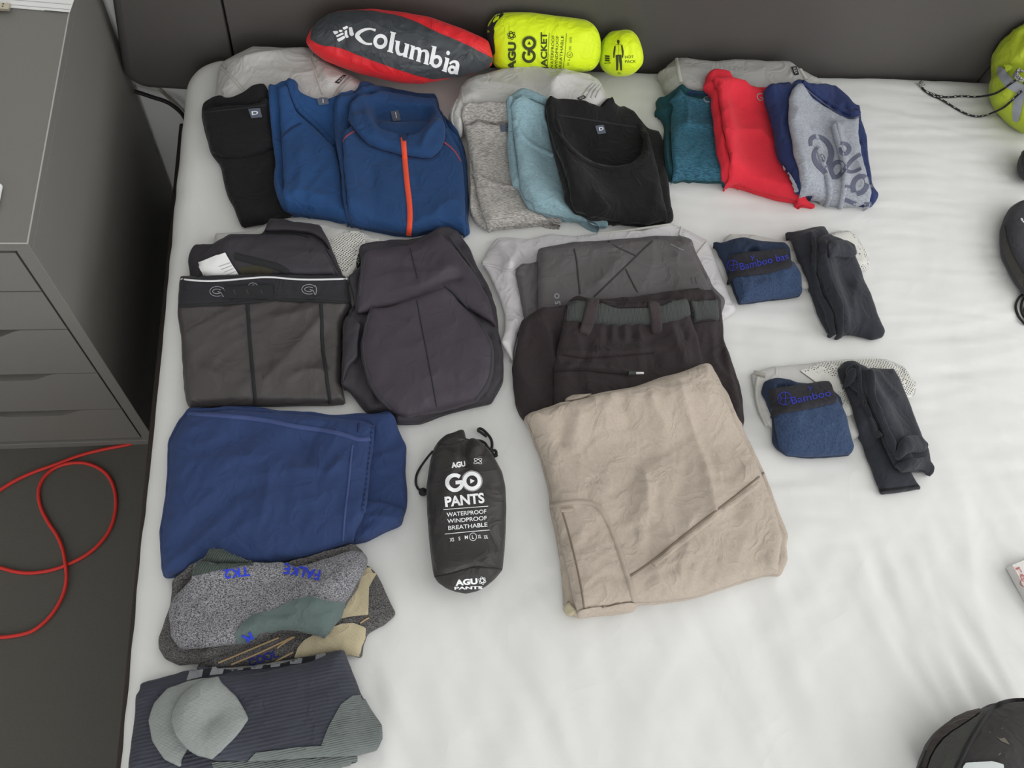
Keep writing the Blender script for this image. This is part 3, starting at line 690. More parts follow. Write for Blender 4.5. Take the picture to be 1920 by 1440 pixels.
# --- cube 2
o2 = kB((5, 660), (50, 585), (85, 490), (110, 465), (160, 430), (280, 395), (420, 364), (560, 376), (700, 390), (860, 425), (920, 470), (960, 560), (985, 630), (1000, 700), (800, 800), (400, 830), (200, 800), (100, 760), (80, 830), (40, 815), (5, 730))
t2 = bed_thing('packing_cube', 'white grey nylon packing cube in front of the neon jacket pouch', 'packing cube', o2)
b2 = layer('fabric_body', o2, .060, 'nylon', t2, edge=.026, crown=.12, wr=[(.0035, .16, .05, -.5)], feats=[('ridge', kB((480, 380), (560, 450), (610, 560)), .014, .008), ('ridge', kB((700, 430), (650, 520), (620, 590)), .012, .008), ('ridge', kB((860, 440), (760, 470), (640, 540)), .01, .006)])
sf = Surf(b2); seam('piping', kB((92, 480), (85, 560), (95, 620)), .005, 'piping', t2, sf, .002); seam('piping', kB((55, 600), (30, 660), (20, 720), (55, 800)), .005, 'piping', t2, sf, .002)
for k in range(4): seam('zip_fold', kB((800 + 28 * k, 585), (830 + 25 * k, 540), (870 + 18 * k, 500 + 6 * k)), .0022, 'nylon_dark', t2, sf, .0012)
sewn_tag(t2, sf, kB((775, 590), (815, 572), (828, 590), (790, 606)))
# --- cube 3
o3 = kD((118, 290), (180, 230), (240, 172), (280, 146), (400, 165), (500, 180), (620, 170), (750, 156), (850, 175), (1030, 180), (1080, 205), (1130, 250), (1200, 282), (1250, 310), (1275, 380), (1150, 520), (600, 540), (250, 520), (170, 440))
t3 = bed_thing('packing_cube', 'grey nylon packing cube behind the teal and red shirts', 'packing cube', o3)
b3 = layer('fabric_body', o3, .040, 'nylon_dark', t3, edge=.025, crown=.3, wr=[(.002, .2, .06, .1)])
sf = Surf(b3); seam('piping', kD((250, 172), (262, 250), (285, 350)), .007, 'piping', t3, sf, .002); seam('piping', kD((1085, 215), (1115, 270), (1150, 330)), .007, 'piping', t3, sf, .002)
sewn_tag(t3, sf, kD((1080, 240), (1100, 298), (1066, 303), (1045, 245)))

# --- black folded long sleeve top
GR = 'folded tops in the back row'
oa = kA((58, 632), (120, 590), (225, 565), (300, 545), (360, 512), (425, 505), (447, 530), (455, 600), (470, 760), (490, 900), (505, 1020), (530, 1120), (560, 1180), (580, 1240), (590, 1280), (500, 1290), (440, 1305), (430, 1325), (300, 1340), (285, 1325), (265, 1270), (245, 1215), (215, 1170), (200, 1110), (165, 970), (130, 935), (105, 890), (95, 830), (70, 730), (58, 690))
t = bed_thing('long_sleeve_top', 'black folded knit top with small grey D label, leftmost of the back row', 'top', oa, GR)
b = layer('body', oa, .020, 'black_knit', t, folds=2, wr=[(.0012, .1, .03, 1.4)])
c = layer('folded_sleeve', kA((60, 640), (200, 605), (330, 595), (450, 575), (465, 760), (482, 870), (400, 905), (300, 925), (180, 930), (108, 888), (90, 800), (65, 700)), .010, 'black_knit', t, wr=[(.001, .1, .03, .1)], feats=[('ridge', kA((110, 862), (250, 890), (470, 850)), .004, .0018)])
sf = Surf(b, c); seam('neck_seam', kA((72, 660), (200, 645), (330, 630), (455, 612)), .003, 'stitch_dark', t, sf, .0012)
lt = patch('label_tag', kA((331, 640), (398, 634), (410, 688), (350, 696)), 'label', t, sf, .002, 4., 0)
text('lettering', 'D', kA((354, 676))[0], kA((390, 671))[0], 7, 'label_print', lt, sf, .03, lift=.0026)

# --- blue t-shirt
ob_ = kA((450, 515), (490, 512), (500, 498), (530, 487), (556, 490), (560, 468), (625, 495), (622, 530), (640, 548), (720, 572), (790, 578), (830, 570), (850, 560), (960, 545), (950, 700), (930, 900), (930, 1150), (950, 1310), (880, 1322), (800, 1295), (700, 1288), (600, 1272), (545, 1250), (520, 1210), (500, 1150), (480, 1060), (490, 950), (470, 800), (455, 620))
t = bed_thing('blue_top', 'plain blue folded v-neck top between the black top and the zip sweater', 'top', ob_, GR)
b = layer('body', ob_, .020, 'blue_knit', t, folds=2, wr=[(.0012, .12, .03, 1.4)])
c = layer('front_panel', kA((500, 512), (530, 490), (556, 490), (575, 560), (610, 630), (680, 700), (750, 770), (840, 865), (870, 980), (890, 1150), (925, 1312), (800, 1292), (700, 1286), (600, 1268), (552, 1240), (540, 1180), (528, 1140), (540, 1100), (530, 900), (515, 650)), .013, 'blue_knit', t, wr=[(.0018, .12, .035, 1.3)], feats=[('ridge', kA((560, 1170), (640, 1130), (760, 1160)), .01, .004), ('ridge', kA((640, 900), (630, 1000), (640, 1100)), .012, .003)])
sf = Surf(b, c); seam('neckband', kA((566, 480), (585, 560), (620, 640), (690, 705), (760, 770), (832, 855)), .010, 'blue_knit', t, sf, .0028)
seam('shoulder_seam', kA((530, 805), (575, 758), (640, 725)), .0035, 'blue_dark', t, sf, .001)
lt = patch('label_tag', kA((728, 568), (788, 560), (803, 610), (745, 618)), 'label', t, sf, .003, 4., 0); strokes('lettering', [(kA((768, 575), (770, 605)), 1.3)], 'label_print', lt, sf, .0038)

# --- blue half zip sweater
oz = kA((862, 560), (940, 545), (990, 500), (1100, 510), (1200, 535), (1330, 558), (1435, 565), (1455, 650), (1480, 700), (1500, 740), (1560, 790), (1590, 850), (1615, 960), (1620, 1100), (1628, 1200), (1620, 1290), (1632, 1380), (1600, 1396), (1560, 1372), (1500, 1358), (1400, 1375), (1300, 1394), (1200, 1390), (1100, 1372), (1000, 1352), (930, 1330), (905, 1280), (885, 1150), (870, 980), (845, 850), (835, 700), (840, 600))
t = bed_thing('zip_sweater', 'blue half-zip sweater with bright orange zip and stand collar', 'sweater', oz, GR)
b = layer('body', oz, .020, 'blue_zip', t, folds=2, wr=[(.0015, .14, .04, 1.2)])
c = layer('front_panel', kA((885, 780), (960, 700), (1200, 720), (1400, 720), (1500, 745), (1560, 850), (1590, 960), (1600, 1100), (1605, 1200), (1600, 1290), (1612, 1375), (1500, 1352), (1400, 1370), (1300, 1388), (1200, 1385), (1100, 1366), (1000, 1346), (945, 1320), (920, 1260), (905, 1100), (890, 960)), .012, 'blue_zip', t, wr=[(.0018, .16, .05, 1.0)], feats=[('ridge', kA((1100, 1000), (1120, 1120), (1090, 1260)), .014, .002), ('ridge', kA((1380, 1300), (1480, 1200), (1560, 1180)), .012, .003)])
d = layer('stand_collar', kA((925, 600), (985, 530), (1100, 520), (1330, 560), (1432, 572), (1452, 650), (1480, 720), (1490, 800), (1462, 880), (1410, 930), (1340, 932), (1230, 912), (1110, 882), (1030, 850), (960, 780), (915, 700)), .016, 'blue_zip', t, edge=.010, crown=.1, feats=[('poly', kA((1050, 620), (1150, 600), (1300, 610), (1425, 620), (1435, 670), (1395, 735), (1330, 790), (1260, 800), (1200, 785), (1080, 755), (1045, 700)), .010, -.016), ('ridge', kA((1000, 560), (1020, 680), (1070, 790), (1120, 850)), .007, .004), ('ridge', kA((1440, 720), (1370, 800), (1345, 900)), .006, .005)])
sf = Surf(b, c, d)
seam('collar_seam', kA((915, 690), (960, 782), (1030, 852), (1110, 884), (1230, 916), (1340, 936), (1410, 934), (1465, 882), (1492, 800)), .004, 'blue_dark', t, sf, .0012)
seam('zip_fly', kA((1240, 808), (1250, 950), (1262, 1080), (1278, 1200), (1280, 1300), (1270, 1392)), .0092, 'orange_zip', t, sf, .0022)
patch('zip_garage', kA((1215, 780), (1240, 800), (1270, 785), (1262, 830), (1240, 838)), 'blue_dark', t, sf, .0036, 4., 0)
seam('shoulder_stitch', kA((886, 832), (905, 795), (960, 767)), .0026, 'red_stitch', t, sf, .001); seam('shoulder_stitch', kA((1478, 833), (1540, 880), (1578, 948)), .0026, 'red_stitch', t, sf, .001)
lt = patch('label_tag', kA((1165, 658), (1212, 652), (1226, 712), (1178, 718)), 'label', t, sf, .002, 4., 0); strokes('lettering', [(kA((1194, 665), (1200, 700)), 1.3)], 'label_print', lt, sf, .0028)

# --- grey heather t-shirt
og = kB((85, 640), (125, 605), (250, 598), (365, 612), (420, 700), (440, 900), (500, 1100), (600, 1250), (690, 1340), (560, 1362), (400, 1377), (240, 1394), (190, 1370), (140, 1330), (125, 1280), (130, 1200), (125, 1000), (100, 800), (80, 720))
t = bed_thing('grey_tshirt', 'heather grey folded t-shirt beside the pale blue one', 't-shirt', og, GR)
b = layer('body', og, .018, 'grey_tee', t, folds=2, wr=[(.0014, .12, .035, 1.3)])
c = layer('front_panel', kB((98, 748), (180, 702), (360, 722), (400, 900), (430, 1100), (480, 1230), (690, 1338), (400, 1372), (240, 1390), (205, 1290), (170, 1150), (150, 1010), (120, 900)), .012, 'grey_tee', t, wr=[(.0016, .12, .035, 1.2)], feats=[('ridge', kB((130, 770), (190, 720), (350, 745)), .008, .004), ('ridge', kB((240, 1385), (215, 1300), (180, 1260)), .008, .004)])
sf = Surf(b, c); seam('neckband', kB((146, 1030), (220, 1088), (330, 1120), (425, 1128)), .010, 'grey_tee', t, sf, .003)
lt = patch('label_tag', kB((312, 755), (358, 742), (362, 790), (316, 792)), 'label', t, sf, .002, 4., 0)

# --- pale blue t-shirt
oi = kB((345, 620), (380, 570), (430, 537), (480, 545), (590, 590), (660, 700), (700, 900), (760, 1100), (800, 1200), (870, 1290), (962, 1345), (955, 1372), (880, 1367), (780, 1342), (650, 1322), (530, 1282), (480, 1257), (440, 1180), (420, 1135), (385, 1128), (370, 1060), (355, 900), (360, 750))
t = bed_thing('pale_blue_tshirt', 'pale ice-blue folded t-shirt between the grey and the black one', 't-shirt', oi, GR)
b = layer('body', oi, .020, 'ice_tee', t, folds=2, wr=[(.0014, .12, .035, 1.3)])
c = layer('front_panel', kB((380, 610), (440, 550), (590, 600), (650, 800), (700, 1000), (760, 1200), (800, 1260), (930, 1345), (780, 1338), (650, 1318), (530, 1278), (455, 1195), (432, 1130), (420, 1000), (400, 850), (388, 740)), .013, 'ice_tee', t, wr=[(.0018, .12, .04, 1.2)], feats=[('ridge', kB((500, 1270), (470, 1200), (480, 1130)), .008, .005), ('ridge', kB((385, 640), (440, 575), (590, 635)), .006, .003)])
sf = Surf(b, c); seam('neckband', kB((398, 725), (430, 815), (520, 885), (635, 935)), .011, 'ice_tee', t, sf, .003); seam('hem_stitch', kB((375, 650), (425, 580), (500, 585), (590, 632)), .003, 'ice_tee', t, sf, .0014)

# --- black t-shirt
ok_ = kB((580, 640), (595, 600), (680, 595), (800, 600), (950, 625), (1050, 655), (1120, 690), (1140, 720), (1200, 790), (1270, 805), (1290, 870), (1300, 950), (1310, 1050), (1325, 1150), (1335, 1250), (1352, 1300), (1345, 1338), (1290, 1362), (1200, 1370), (1050, 1362), (950, 1342), (850, 1322), (760, 1282), (715, 1242), (690, 1212), (695, 1180), (680, 1100), (650, 1000), (620, 880), (590, 760), (575, 700))
t = bed_thing('black_tshirt', 'black folded t-shirt with wide round neckline and D label', 't-shirt', ok_, GR)
b = layer('body', ok_, .024, 'black_tee', t, folds=2, wr=[(.0016, .14, .04, 1.0)])
c = layer('front_panel', kB((588, 650), (600, 625), (640, 640), (648, 720), (690, 820), (770, 915), (880, 968), (1000, 985), (1100, 972), (1160, 925), (1172, 860), (1150, 775), (1170, 770), (1200, 810), (1235, 900), (1270, 1050), (1300, 1200), (1330, 1310), (1200, 1360), (1050, 1355), (950, 1335), (850, 1310), (770, 1260), (735, 1200), (720, 1100), (690, 1000), (640, 880), (605, 760)), .016, 'black_tee', t, wr=[(.0018, .14, .04, .8)], feats=[('ridge', kB((740, 1190), (800, 1210), (900, 1180)), .008, .006), ('ridge', kB((760, 1230), (830, 1240), (900, 1220)), .006, -.004), ('ridge', kB((1260, 1120), (1240, 1220), (1270, 1300)), .01, .004)])
sf = Surf(b, c); seam('neckband', kB((640, 680), (662, 780), (715, 880), (800, 958), (900, 1003), (1000, 1018), (1100, 1005), (1180, 955), (1205, 890), (1190, 820), (1150, 750)), .0125, 'black_tee', t, sf, .003)
seam('neck_seam', kB((660, 690), (800, 712), (950, 735), (1130, 765)), .003, 'stitch_dark', t, sf, .001)
lt = patch('label_tag', kB((880, 755), (930, 748), (947, 802), (896, 807)), 'label', t, sf, .0016, 4., 0); text('lettering', 'D', kB((903, 785))[0], kB((930, 782))[0], 6.5, 'label_print', lt, sf, .03, lift=.0024)

# --- teal t-shirt
ot = kD((90, 565), (120, 540), (105, 490), (120, 460), (180, 450), (220, 410), (285, 355), (320, 375), (440, 390), (500, 400), (560, 700), (600, 900), (640, 1060), (400, 1052), (215, 1042), (190, 980), (170, 850), (165, 740), (180, 670), (150, 620))
t = bed_thing('teal_tshirt', 'teal heather folded sports shirt left of the red one', 't-shirt', ot, GR)
b = layer('body', ot, .018, 'teal_dark', t, folds=2, wr=[(.003, .05, .018, 1.2)])
c = layer('front_panel', kD((212, 640), (225, 520), (200, 470), (250, 420), (285, 365), (320, 400), (440, 432), (520, 450), (570, 850), (620, 1058), (215, 1042), (228, 950), (212, 780)), .014, 'teal_tee', t, wr=[(.0016, .08, .03, 1.3)], feats=[('ridge', kD((300, 400), (330, 520), (320, 640)), .007, .005), ('ridge', kD((240, 660), (330, 650), (480, 660)), .008, .003), ('ridge', kD((200, 540), (240, 480), (285, 400)), .006, .006)])
sf = Surf(b, c); patch('neck_lining', kD((325, 385), (440, 395), (478, 440), (330, 435)), 'blue_dark', t, sf, .0008)
strokes('logo', [(kD((478, 450), (445, 450), (440, 468), (455, 485), (480, 485)), 1.8)], 'logo_grey', t, sf)

# --- red t-shirt
orr = kD((430, 385), (460, 345), (455, 310), (480, 280), (520, 270), (620, 290), (640, 330), (760, 365), (860, 370), (1010, 350), (1040, 380), (1050, 600), (1060, 850), (1110, 1080), (1140, 1150), (1130, 1190), (1080, 1195), (950, 1178), (800, 1132), (680, 1092), (590, 1057), (555, 1020), (550, 950), (530, 840), (510, 700), (495, 560), (480, 450))
t = bed_thing('red_tshirt', 'bright red folded sports shirt between teal and grey raglan shirts', 't-shirt', orr, GR)
b = layer('body', orr, .022, 'red_tee', t, folds=2, wr=[(.0012, .12, .04, 1.3)])
c = layer('front_panel', kD((505, 320), (560, 295), (620, 305), (760, 375), (880, 385), (1020, 420), (1050, 850), (1100, 1080), (1150, 1180), (1050, 1180), (930, 1155), (800, 1122), (680, 1085), (585, 1055), (622, 1010), (612, 850), (572, 680), (552, 480)), .014, 'red_tee', t, wr=[(.0014, .14, .05, 1.2)], feats=[('ridge', kD((590, 720), (700, 690), (820, 700)), .010, .003), ('ridge', kD((540, 320), (600, 520), (620, 640)), .010, .004), ('ridge', kD((820, 590), (830, 700), (900, 760)), .012, .002)])
layer('sleeve_tip', kD((1060, 1130), (1130, 1150), (1190, 1180), (1216, 1197), (1207, 1227), (1150, 1222), (1070, 1204)), .007, 'red_tee', t)
sf = Surf(b, c); strokes('logo', [(kD((850, 428), (815, 426), (808, 450), (822, 474), (848, 474), (850, 455), (830, 452)), 1.6)], 'logo_grey', t, sf)
seam('side_seam', kD((572, 700), (612, 850), (622, 1000)), .003, 'red_tee', t, sf, .001)

# --- grey / navy raglan shirt
on = kD((845, 420), (880, 385), (940, 360), (1050, 370), (1055, 345), (1100, 328), (1160, 350), (1240, 385), (1290, 370), (1360, 410), (1440, 480), (1470, 530), (1510, 525), (1520, 640), (1560, 760), (1570, 900), (1600, 1080), (1647, 1150), (1600, 1215), (1400, 1205), (1200, 1170), (1130, 1150), (1080, 1122), (1020, 1000), (950, 880), (930, 800), (910, 680), (880, 560), (850, 480))
t = bed_thing('raglan_tshirt', 'grey marl shirt with navy sleeves and dark script print, rightmost of the back row', 't-shirt', on, GR)
b = layer('navy_sleeves', on, .026, 'navy_tee', t, folds=2, wr=[(.003, .08, .025, 1.2)])
g2 = patch('grey_hem', kD((958, 882), (1008, 932), (1060, 1000), (1090, 1050), (1100, 1095), (1078, 1106), (1028, 1012)), 'raglan_grey', t, Surf(b), .0035, 3.)
c = layer('front_panel', kD((1030, 460), (1050, 400), (1100, 347), (1130, 352), (1200, 430), (1300, 510), (1400, 580), (1460, 600), (1520, 575), (1515, 700), (1540, 850), (1580, 1000), (1610, 1100), (1617, 1180), (1580, 1222), (1400, 1227), (1300, 1212), (1230, 1192), (1100, 1150), (1112, 1090), (1092, 950), (1062, 850), (1042, 720), (1022, 620)), .014, 'raglan_grey', t, wr=[(.0014, .12, .04, 1.2)], feats=[('ridge', kD((1190, 700), (1240, 850), (1300, 1020), (1312, 1180)), .008, .006), ('ridge', kD((1340, 650), (1370, 780), (1415, 980), (1385, 1215)), .008, .007), ('ridge', kD((1250, 850), (1290, 1000), (1270, 1150)), .009, -.004), ('ridge', kD((1480, 820), (1530, 980), (1560, 1200)), .009, .003)])
sf = Surf(b, c, g2)
pl = [seam('front_pleat', kD((1340, 650), (1370, 770), (1412, 900), (1420, 1000), (1408, 1110), (1385, 1212)), .010, 'raglan_grey', t, sf, .0045), seam('front_pleat', kD((1215, 800), (1262, 900), (1308, 1040), (1318, 1120), (1290, 1198)), .010, 'raglan_grey', t, sf, .004)]
sf = Surf(b, c, g2, *pl); seam('neckband', kD((1125, 345), (1200, 405), (1300, 480), (1400, 548), (1460, 568), (1515, 550)), .010, 'navy_tee', t, sf, .003)
seam('neck_stitch', kD((1110, 360), (1200, 438), (1300, 518), (1400, 588), (1460, 606), (1518, 582)), .0022, 'script', t, sf, .001)
W_ = 8.5
strokes('script_print', [(kD((1180, 790), (1178, 740), (1220, 718), (1290, 750), (1332, 830), (1310, 910), (1285, 975), (1240, 940), (1205, 890), (1200, 830), (1235, 795)), [6, 8, 8, 9, 11, 10, 9, 9, 9, 7, 5]), (kD((1250, 850), (1275, 870), (1265, 900)), 5),
    (kD((1385, 770), (1430, 775), (1455, 810), (1430, 845), (1395, 845), (1385, 800)), [6, 7, 8, 8, 7, 5]), (kD((1345, 1015), (1315, 950), (1350, 900), (1405, 905), (1408, 960), (1370, 1005), (1335, 1005)), 8), (kD((1390, 990), (1430, 930), (1470, 885), (1525, 845)), 7),
    (kD((1415, 955), (1470, 975), (1530, 945)), 6), (kD((1480, 1110), (1470, 1050), (1510, 1000), (1560, 1000), (1575, 1050), (1550, 1105), (1500, 1120)), 9), (kD((1420, 1065), (1470, 1075)), 5), (kD((1560, 1070), (1612, 1068)), 6), (kD((1420, 1160), (1490, 1190), (1560, 1198), (1612, 1185)), 8)], 'script', t, sf)

def go_logo(a, b, material, parent, surf):
    a, t_, up, L = linemap(a, b, 1); k = L / 1.44; f = lambda x, y: tuple(a + t_ * x * k + up * y * k)
    G = [(.375 + .30 * math.cos(q), .36 + .30 * math.sin(q)) for q in np.linspace(.75, 5.75, 18)] + [(.675, .33), (.66, .36), (.40, .36)]
    strokes('go_letter', [(G, .15)], material, parent, surf, .0008, f)
    strokes('go_ring', [(ring(1.06, .36, .30, .30, 20), .15, True), (ring(1.06, .36, .405, .405, 20), .012, True)], material, parent, surf, .0008, f)
    V = [(.99, .26), (.99, .46), (1.17, .36)]; decal('play_mark', V, [(0, 1, 2)], f, material, parent, surf, .0008)
def ring(cx, cy, rx, ry, n=14, tilt=0.): return [(cx + rx * math.cos(2 * math.pi * i / n) * math.cos(tilt) - ry * math.sin(2 * math.pi * i / n) * math.sin(tilt), cy + rx * math.cos(2 * math.pi * i / n) * math.sin(tilt) + ry * math.sin(2 * math.pi * i / n) * math.cos(tilt)) for i in range(n)]
# ================================================================== stuff sacks against the headboard
NB = (0, -.62, .78)
oc = kE((300, 130), (415, 100), (720, 85), (1000, 115), (1280, 165), (1600, 280), (1780, 360), (1850, 400), (1892, 560), (1880, 640), (1700, 720), (1540, 750), (1400, 780), (1200, 817), (1000, 810), (850, 780), (600, 720), (400, 650), (250, 590), (130, 500), (75, 425), (72, 380), (125, 275), (200, 200))
t = bed_thing('stuff_sack', 'red and charcoal stuff sack with large white lettering leaning on the headboard', 'stuff sack', oc)
b = inflate('red_body', oc, (.52, .470, .592), NB, .052, .06, 'sack_red', t, step=.005, wr=[(.0026, .08, .022, 1.2), (.0022, .05, .014, .3)], feats=[('ridge', kE((640, 150), (700, 190), (760, 230)), .005, .003), ('ridge', kE((1640, 480), (1680, 560), (1650, 660)), .006, .004), ('ridge', kE((1720, 500), (1770, 580), (1740, 650)), .006, -.004), ('ridge', kE((200, 330), (330, 330), (450, 260)), .006, .003), ('ridge', kE((300, 520), (420, 560), (470, 640)), .006, .003)])
sf = Surf(b)
c = patch('charcoal_panel', kE((120, 385), (130, 290), (200, 205), (300, 140), (420, 112), (560, 106), (720, 112), (850, 135), (1000, 165), (1150, 220), (1350, 320), (1550, 400), (1700, 470), (1880, 565), (1885, 635), (1760, 690), (1540, 745), (1300, 765), (1130, 725), (900, 650), (650, 560), (450, 480), (320, 450), (250, 445), (180, 420)), 'sack_grey', t, sf, .0016, 4.)
sf2 = Surf(b, c)
ZW = 1 / 5.189
def kEs(pts, wd, closed=False): return (kE(*pts), (np.array(wd) * ZW) if hasattr(wd, '__len__') else wd * ZW, closed)
def ring(cx, cy, rx, ry, n=14, tilt=0.): return [(cx + rx * math.cos(2 * math.pi * i / n) * math.cos(tilt) - ry * math.sin(2 * math.pi * i / n) * math.sin(tilt), cy + rx * math.cos(2 * math.pi * i / n) * math.sin(tilt) + ry * math.sin(2 * math.pi * i / n) * math.cos(tilt)) for i in range(n)]
LT = {'C': [([(748, 296), (735, 292), (690, 280), (630, 292), (585, 320), (565, 350), (590, 380), (620, 408), (660, 428), (714, 428)], [30, 22, 16, 28, 40, 44, 42, 32, 20, 20])],
 'o': [(ring(796, 404, 54, 56, 16, .25), 34, True)],
 'l': [([(922, 322), (906, 410), (890, 500)], 40), ([(892, 312), (948, 326)], 12), ([(862, 494), (918, 512)], 12)],
 'u': [([(966, 402), (956, 480), (972, 525), (1008, 532), (1040, 505)], [38, 38, 34, 22, 14]), ([(1058, 432), (1046, 490), (1032, 552)], 38), ([(940, 398), (985, 408)], 12), ([(1030, 424), (1075, 438)], 12), ([(1018, 546), (1058, 556)], 12)],
 'm': [([(1114, 452), (1104, 510), (1092, 570)], 36), ([(1088, 444), (1132, 456)], 12), ([(1070, 564), (1116, 576)], 12), ([(1112, 485), (1140, 468), (1172, 476), (1178, 510), (1164, 592)], [12, 22, 34, 38, 36]), ([(1142, 588), (1186, 600)], 12), ([(1180, 510), (1212, 490), (1246, 500), (1252, 535), (1238, 616)], [12, 22, 34, 38, 36]), ([(1214, 612), (1264, 626)], 12)],
 'b': [([(1322, 456), (1304, 540), (1286, 624)], 38), ([(1292, 448), (1340, 462)], 12), (ring(1338, 596, 42, 48, 14, .3), 32, True)],
 'i': [([(1446, 566), (1432, 630), (1418, 686)], 38), ([(1420, 560), (1462, 572)], 12), ([(1392, 680), (1440, 696)], 12)],
 'a': [([(1468, 622), (1490, 600), (1520, 596), (1546, 615), (1540, 660), (1528, 712)], [20, 24, 28, 36, 38, 36]), (ring(1492, 676, 30, 28, 12), 28, True), ([(1516, 712), (1548, 716)], 12)]}
for ch, ss in LT.items(): strokes('letter', [kEs(*s) for s in ss], 'print_white', c, sf2, .0009)
V, F = disc2d(1452, 515, 18, 20); decal('letter_dot', V, F, lambda x, y: kE((x, y))[0], 'print_white', c, sf2, .0009)
for q in ([(425, 272), (470, 250), (482, 272), (440, 292)], [(332, 305), (380, 300), (392, 318), (352, 338)], [(388, 294), (420, 290), (432, 302), (402, 318)], [(360, 346), (430, 316), (440, 332), (374, 364)], [(372, 382), (442, 346), (456, 368), (390, 407)], [(446, 302), (468, 288), (476, 340), (494, 362), (470, 372), (448, 350)], [(486, 268), (520, 264), (540, 340), (518, 356), (498, 342)]):
    patch('emblem_piece', kE(*q), 'print_white', c, sf2, .0009, 3., 1)
seam('bottom_stitch', kE((515, 525), (508, 580), (505, 640)), .0015, 'sack_red', t, sf2, .001)

# --- neon jacket pouch
oj = kF((300, 122), (450, 118), (600, 122), (800, 150), (1000, 180), (1180, 208), (1260, 255), (1310, 330), (1335, 430), (1337, 540), (1325, 640), (1280, 720), (1220, 755), (1000, 770), (600, 780), (300, 760), (195, 690), (185, 600), (160, 480), (130, 340), (140, 250), (220, 150))
t = bed_thing('neon_pouch', 'neon yellow jacket pouch with black lettering lying against the headboard', 'pouch', oj)
b = inflate('pouch_body', oj, (.80, .487, .578), (0, -.75, .66), .045, .06, 'lime', t, wr=[(.0014, .06, .02, .9)], feats=[('ridge', kF((320, 200), (420, 170), (520, 165)), .006, .003), ('ridge', kF((1090, 330), (1180, 330), (1270, 300)), .004, .003), ('ridge', kF((1110, 370), (1200, 380), (1290, 380)), .004, .003), ('ridge', kF((1140, 310), (1220, 300), (1270, 270)), .004, .002)])
sf = Surf(b)
patch('mesh_end', kF((310, 124), (250, 140), (180, 180), (140, 260), (132, 340), (160, 480), (190, 600), (222, 565), (216, 470), (204, 400), (215, 330), (203, 300), (250, 215), (306, 165)), 'mesh_black', t, sf, .0014, 4.)
patch('trim_tab', kF((200, 235), (225, 195), (265, 175), (262, 205), (205, 248)), 'lime', t, sf, .0024, 3.)
ink = 'lime_print'
def vtext(n, s, a, b_, h, bold=0.): text(n, s, kF(a)[0], kF(b_)[0], h / 5.647, ink, t, sf, bold, lift=.0008)
vtext('lettering', 'AGU', (430, 745), (433, 446), 76, .05)
strokes('emblem', [(kF(*ring(390, 375, 46, 20, 10, a)), 1.2, True) for a in (.3, 1.35, 2.4)] , ink, t, sf, .0008)
go_logo(kF((642, 668))[0], kF((650, 385))[0], ink, t, sf)
vtext('lettering', 'JACKET', (765, 740), (762, 342), 64, .03)
for q in ([(790, 350), (780, 520), (768, 720)], [(972, 355), (960, 530), (940, 715)]): strokes('rule', [(kF(*q), .8)], ink, t, sf, .0008)
vtext('lettering', 'WATERPROOF', (828, 735), (845, 378), 30); vtext('lettering', 'WINDPROOF', (876, 725), (890, 380), 30); vtext('lettering', 'BREATHABLE', (918, 745), (944, 380), 30)
for s, a, b_ in (('M', (1002, 690), (1004, 664)), ('L', (1008, 640), (1010, 622)), ('XL', (1014, 598), (1018, 566)), ('XXL', (1020, 535), (1022, 488)), ('XXXL', (1026, 455), (1028, 392))): vtext('size_mark', s, a, b_, 24)
strokes('size_circle', [(kF(*ring(1006, 580, 30, 32, 16)), .7, True)], ink, t, sf, .0008)

# --- neon ball pouch
oq = kF((1440, 330), (1520, 325), (1560, 315), (1640, 318), (1690, 375), (1715, 400), (1740, 480), (1765, 560), (1775, 640), (1765, 700), (1700, 770), (1640, 800), (1540, 812), (1460, 800), (1380, 750), (1340, 690), (1325, 610), (1335, 530), (1345, 440), (1390, 380))
t = bed_thing('neon_ball_pouch', 'small round neon yellow pouch printed with a standing figure', 'pouch', oq)
b = inflate('pouch_body', oq, (.985, .478, .572), NB, .045, .05, 'lime', t, step=.004, wr=[(.0024, .035, .012, 1.3)])
sf = Surf(b); ink = 'lime_print'
z = 1 / 5.647
strokes('printed_figure', [(kF((1487, 490), (1478, 560), (1474, 612)), [16 * z, 20 * z, 10 * z]), (kF((1558, 480), (1570, 560), (1565, 612)), [16 * z, 20 * z, 10 * z]), (kF((1508, 585), (1512, 660), (1508, 742)), [30 * z, 28 * z, 18 * z]), (kF((1540, 585), (1546, 660), (1552, 742)), [30 * z, 28 * z, 18 * z]), (kF((1500, 588), (1552, 586)), 14 * z), (kF((1492, 480), (1520, 470), (1558, 474)), 3 * z), (kF((1523, 475), (1524, 580)), 3 * z), (kF((1522, 455), (1522, 474)), 14 * z)], ink, t, sf, .0008)
V, F = disc2d(1522, 443, 14, 20); decal('printed_head', V, F, lambda x, y: kF((x, y))[0], ink, t, sf, .0008)
text('lettering', 'HOT', kF((1592, 618))[0], kF((1684, 616))[0], 30 * z, ink, t, sf); text('lettering', 'PACK', kF((1592, 666))[0], kF((1706, 662))[0], 30 * z, ink, t, sf); text('lettering', 'XL', kF((1512, 782))[0], kF((1556, 780))[0], 18 * z, ink, t, sf)
for k in range(3): patch('logo_bar', kF((1374, 584 + 23 * k), (1434, 588 + 23 * k), (1432, 604 + 23 * k), (1384, 602 + 23 * k)), ink, t, sf, .0008, 3., 1)
text('lettering', 'sportful', kF((1376, 672))[0], kF((1442, 670))[0], 14 * z, ink, t, sf, .02)

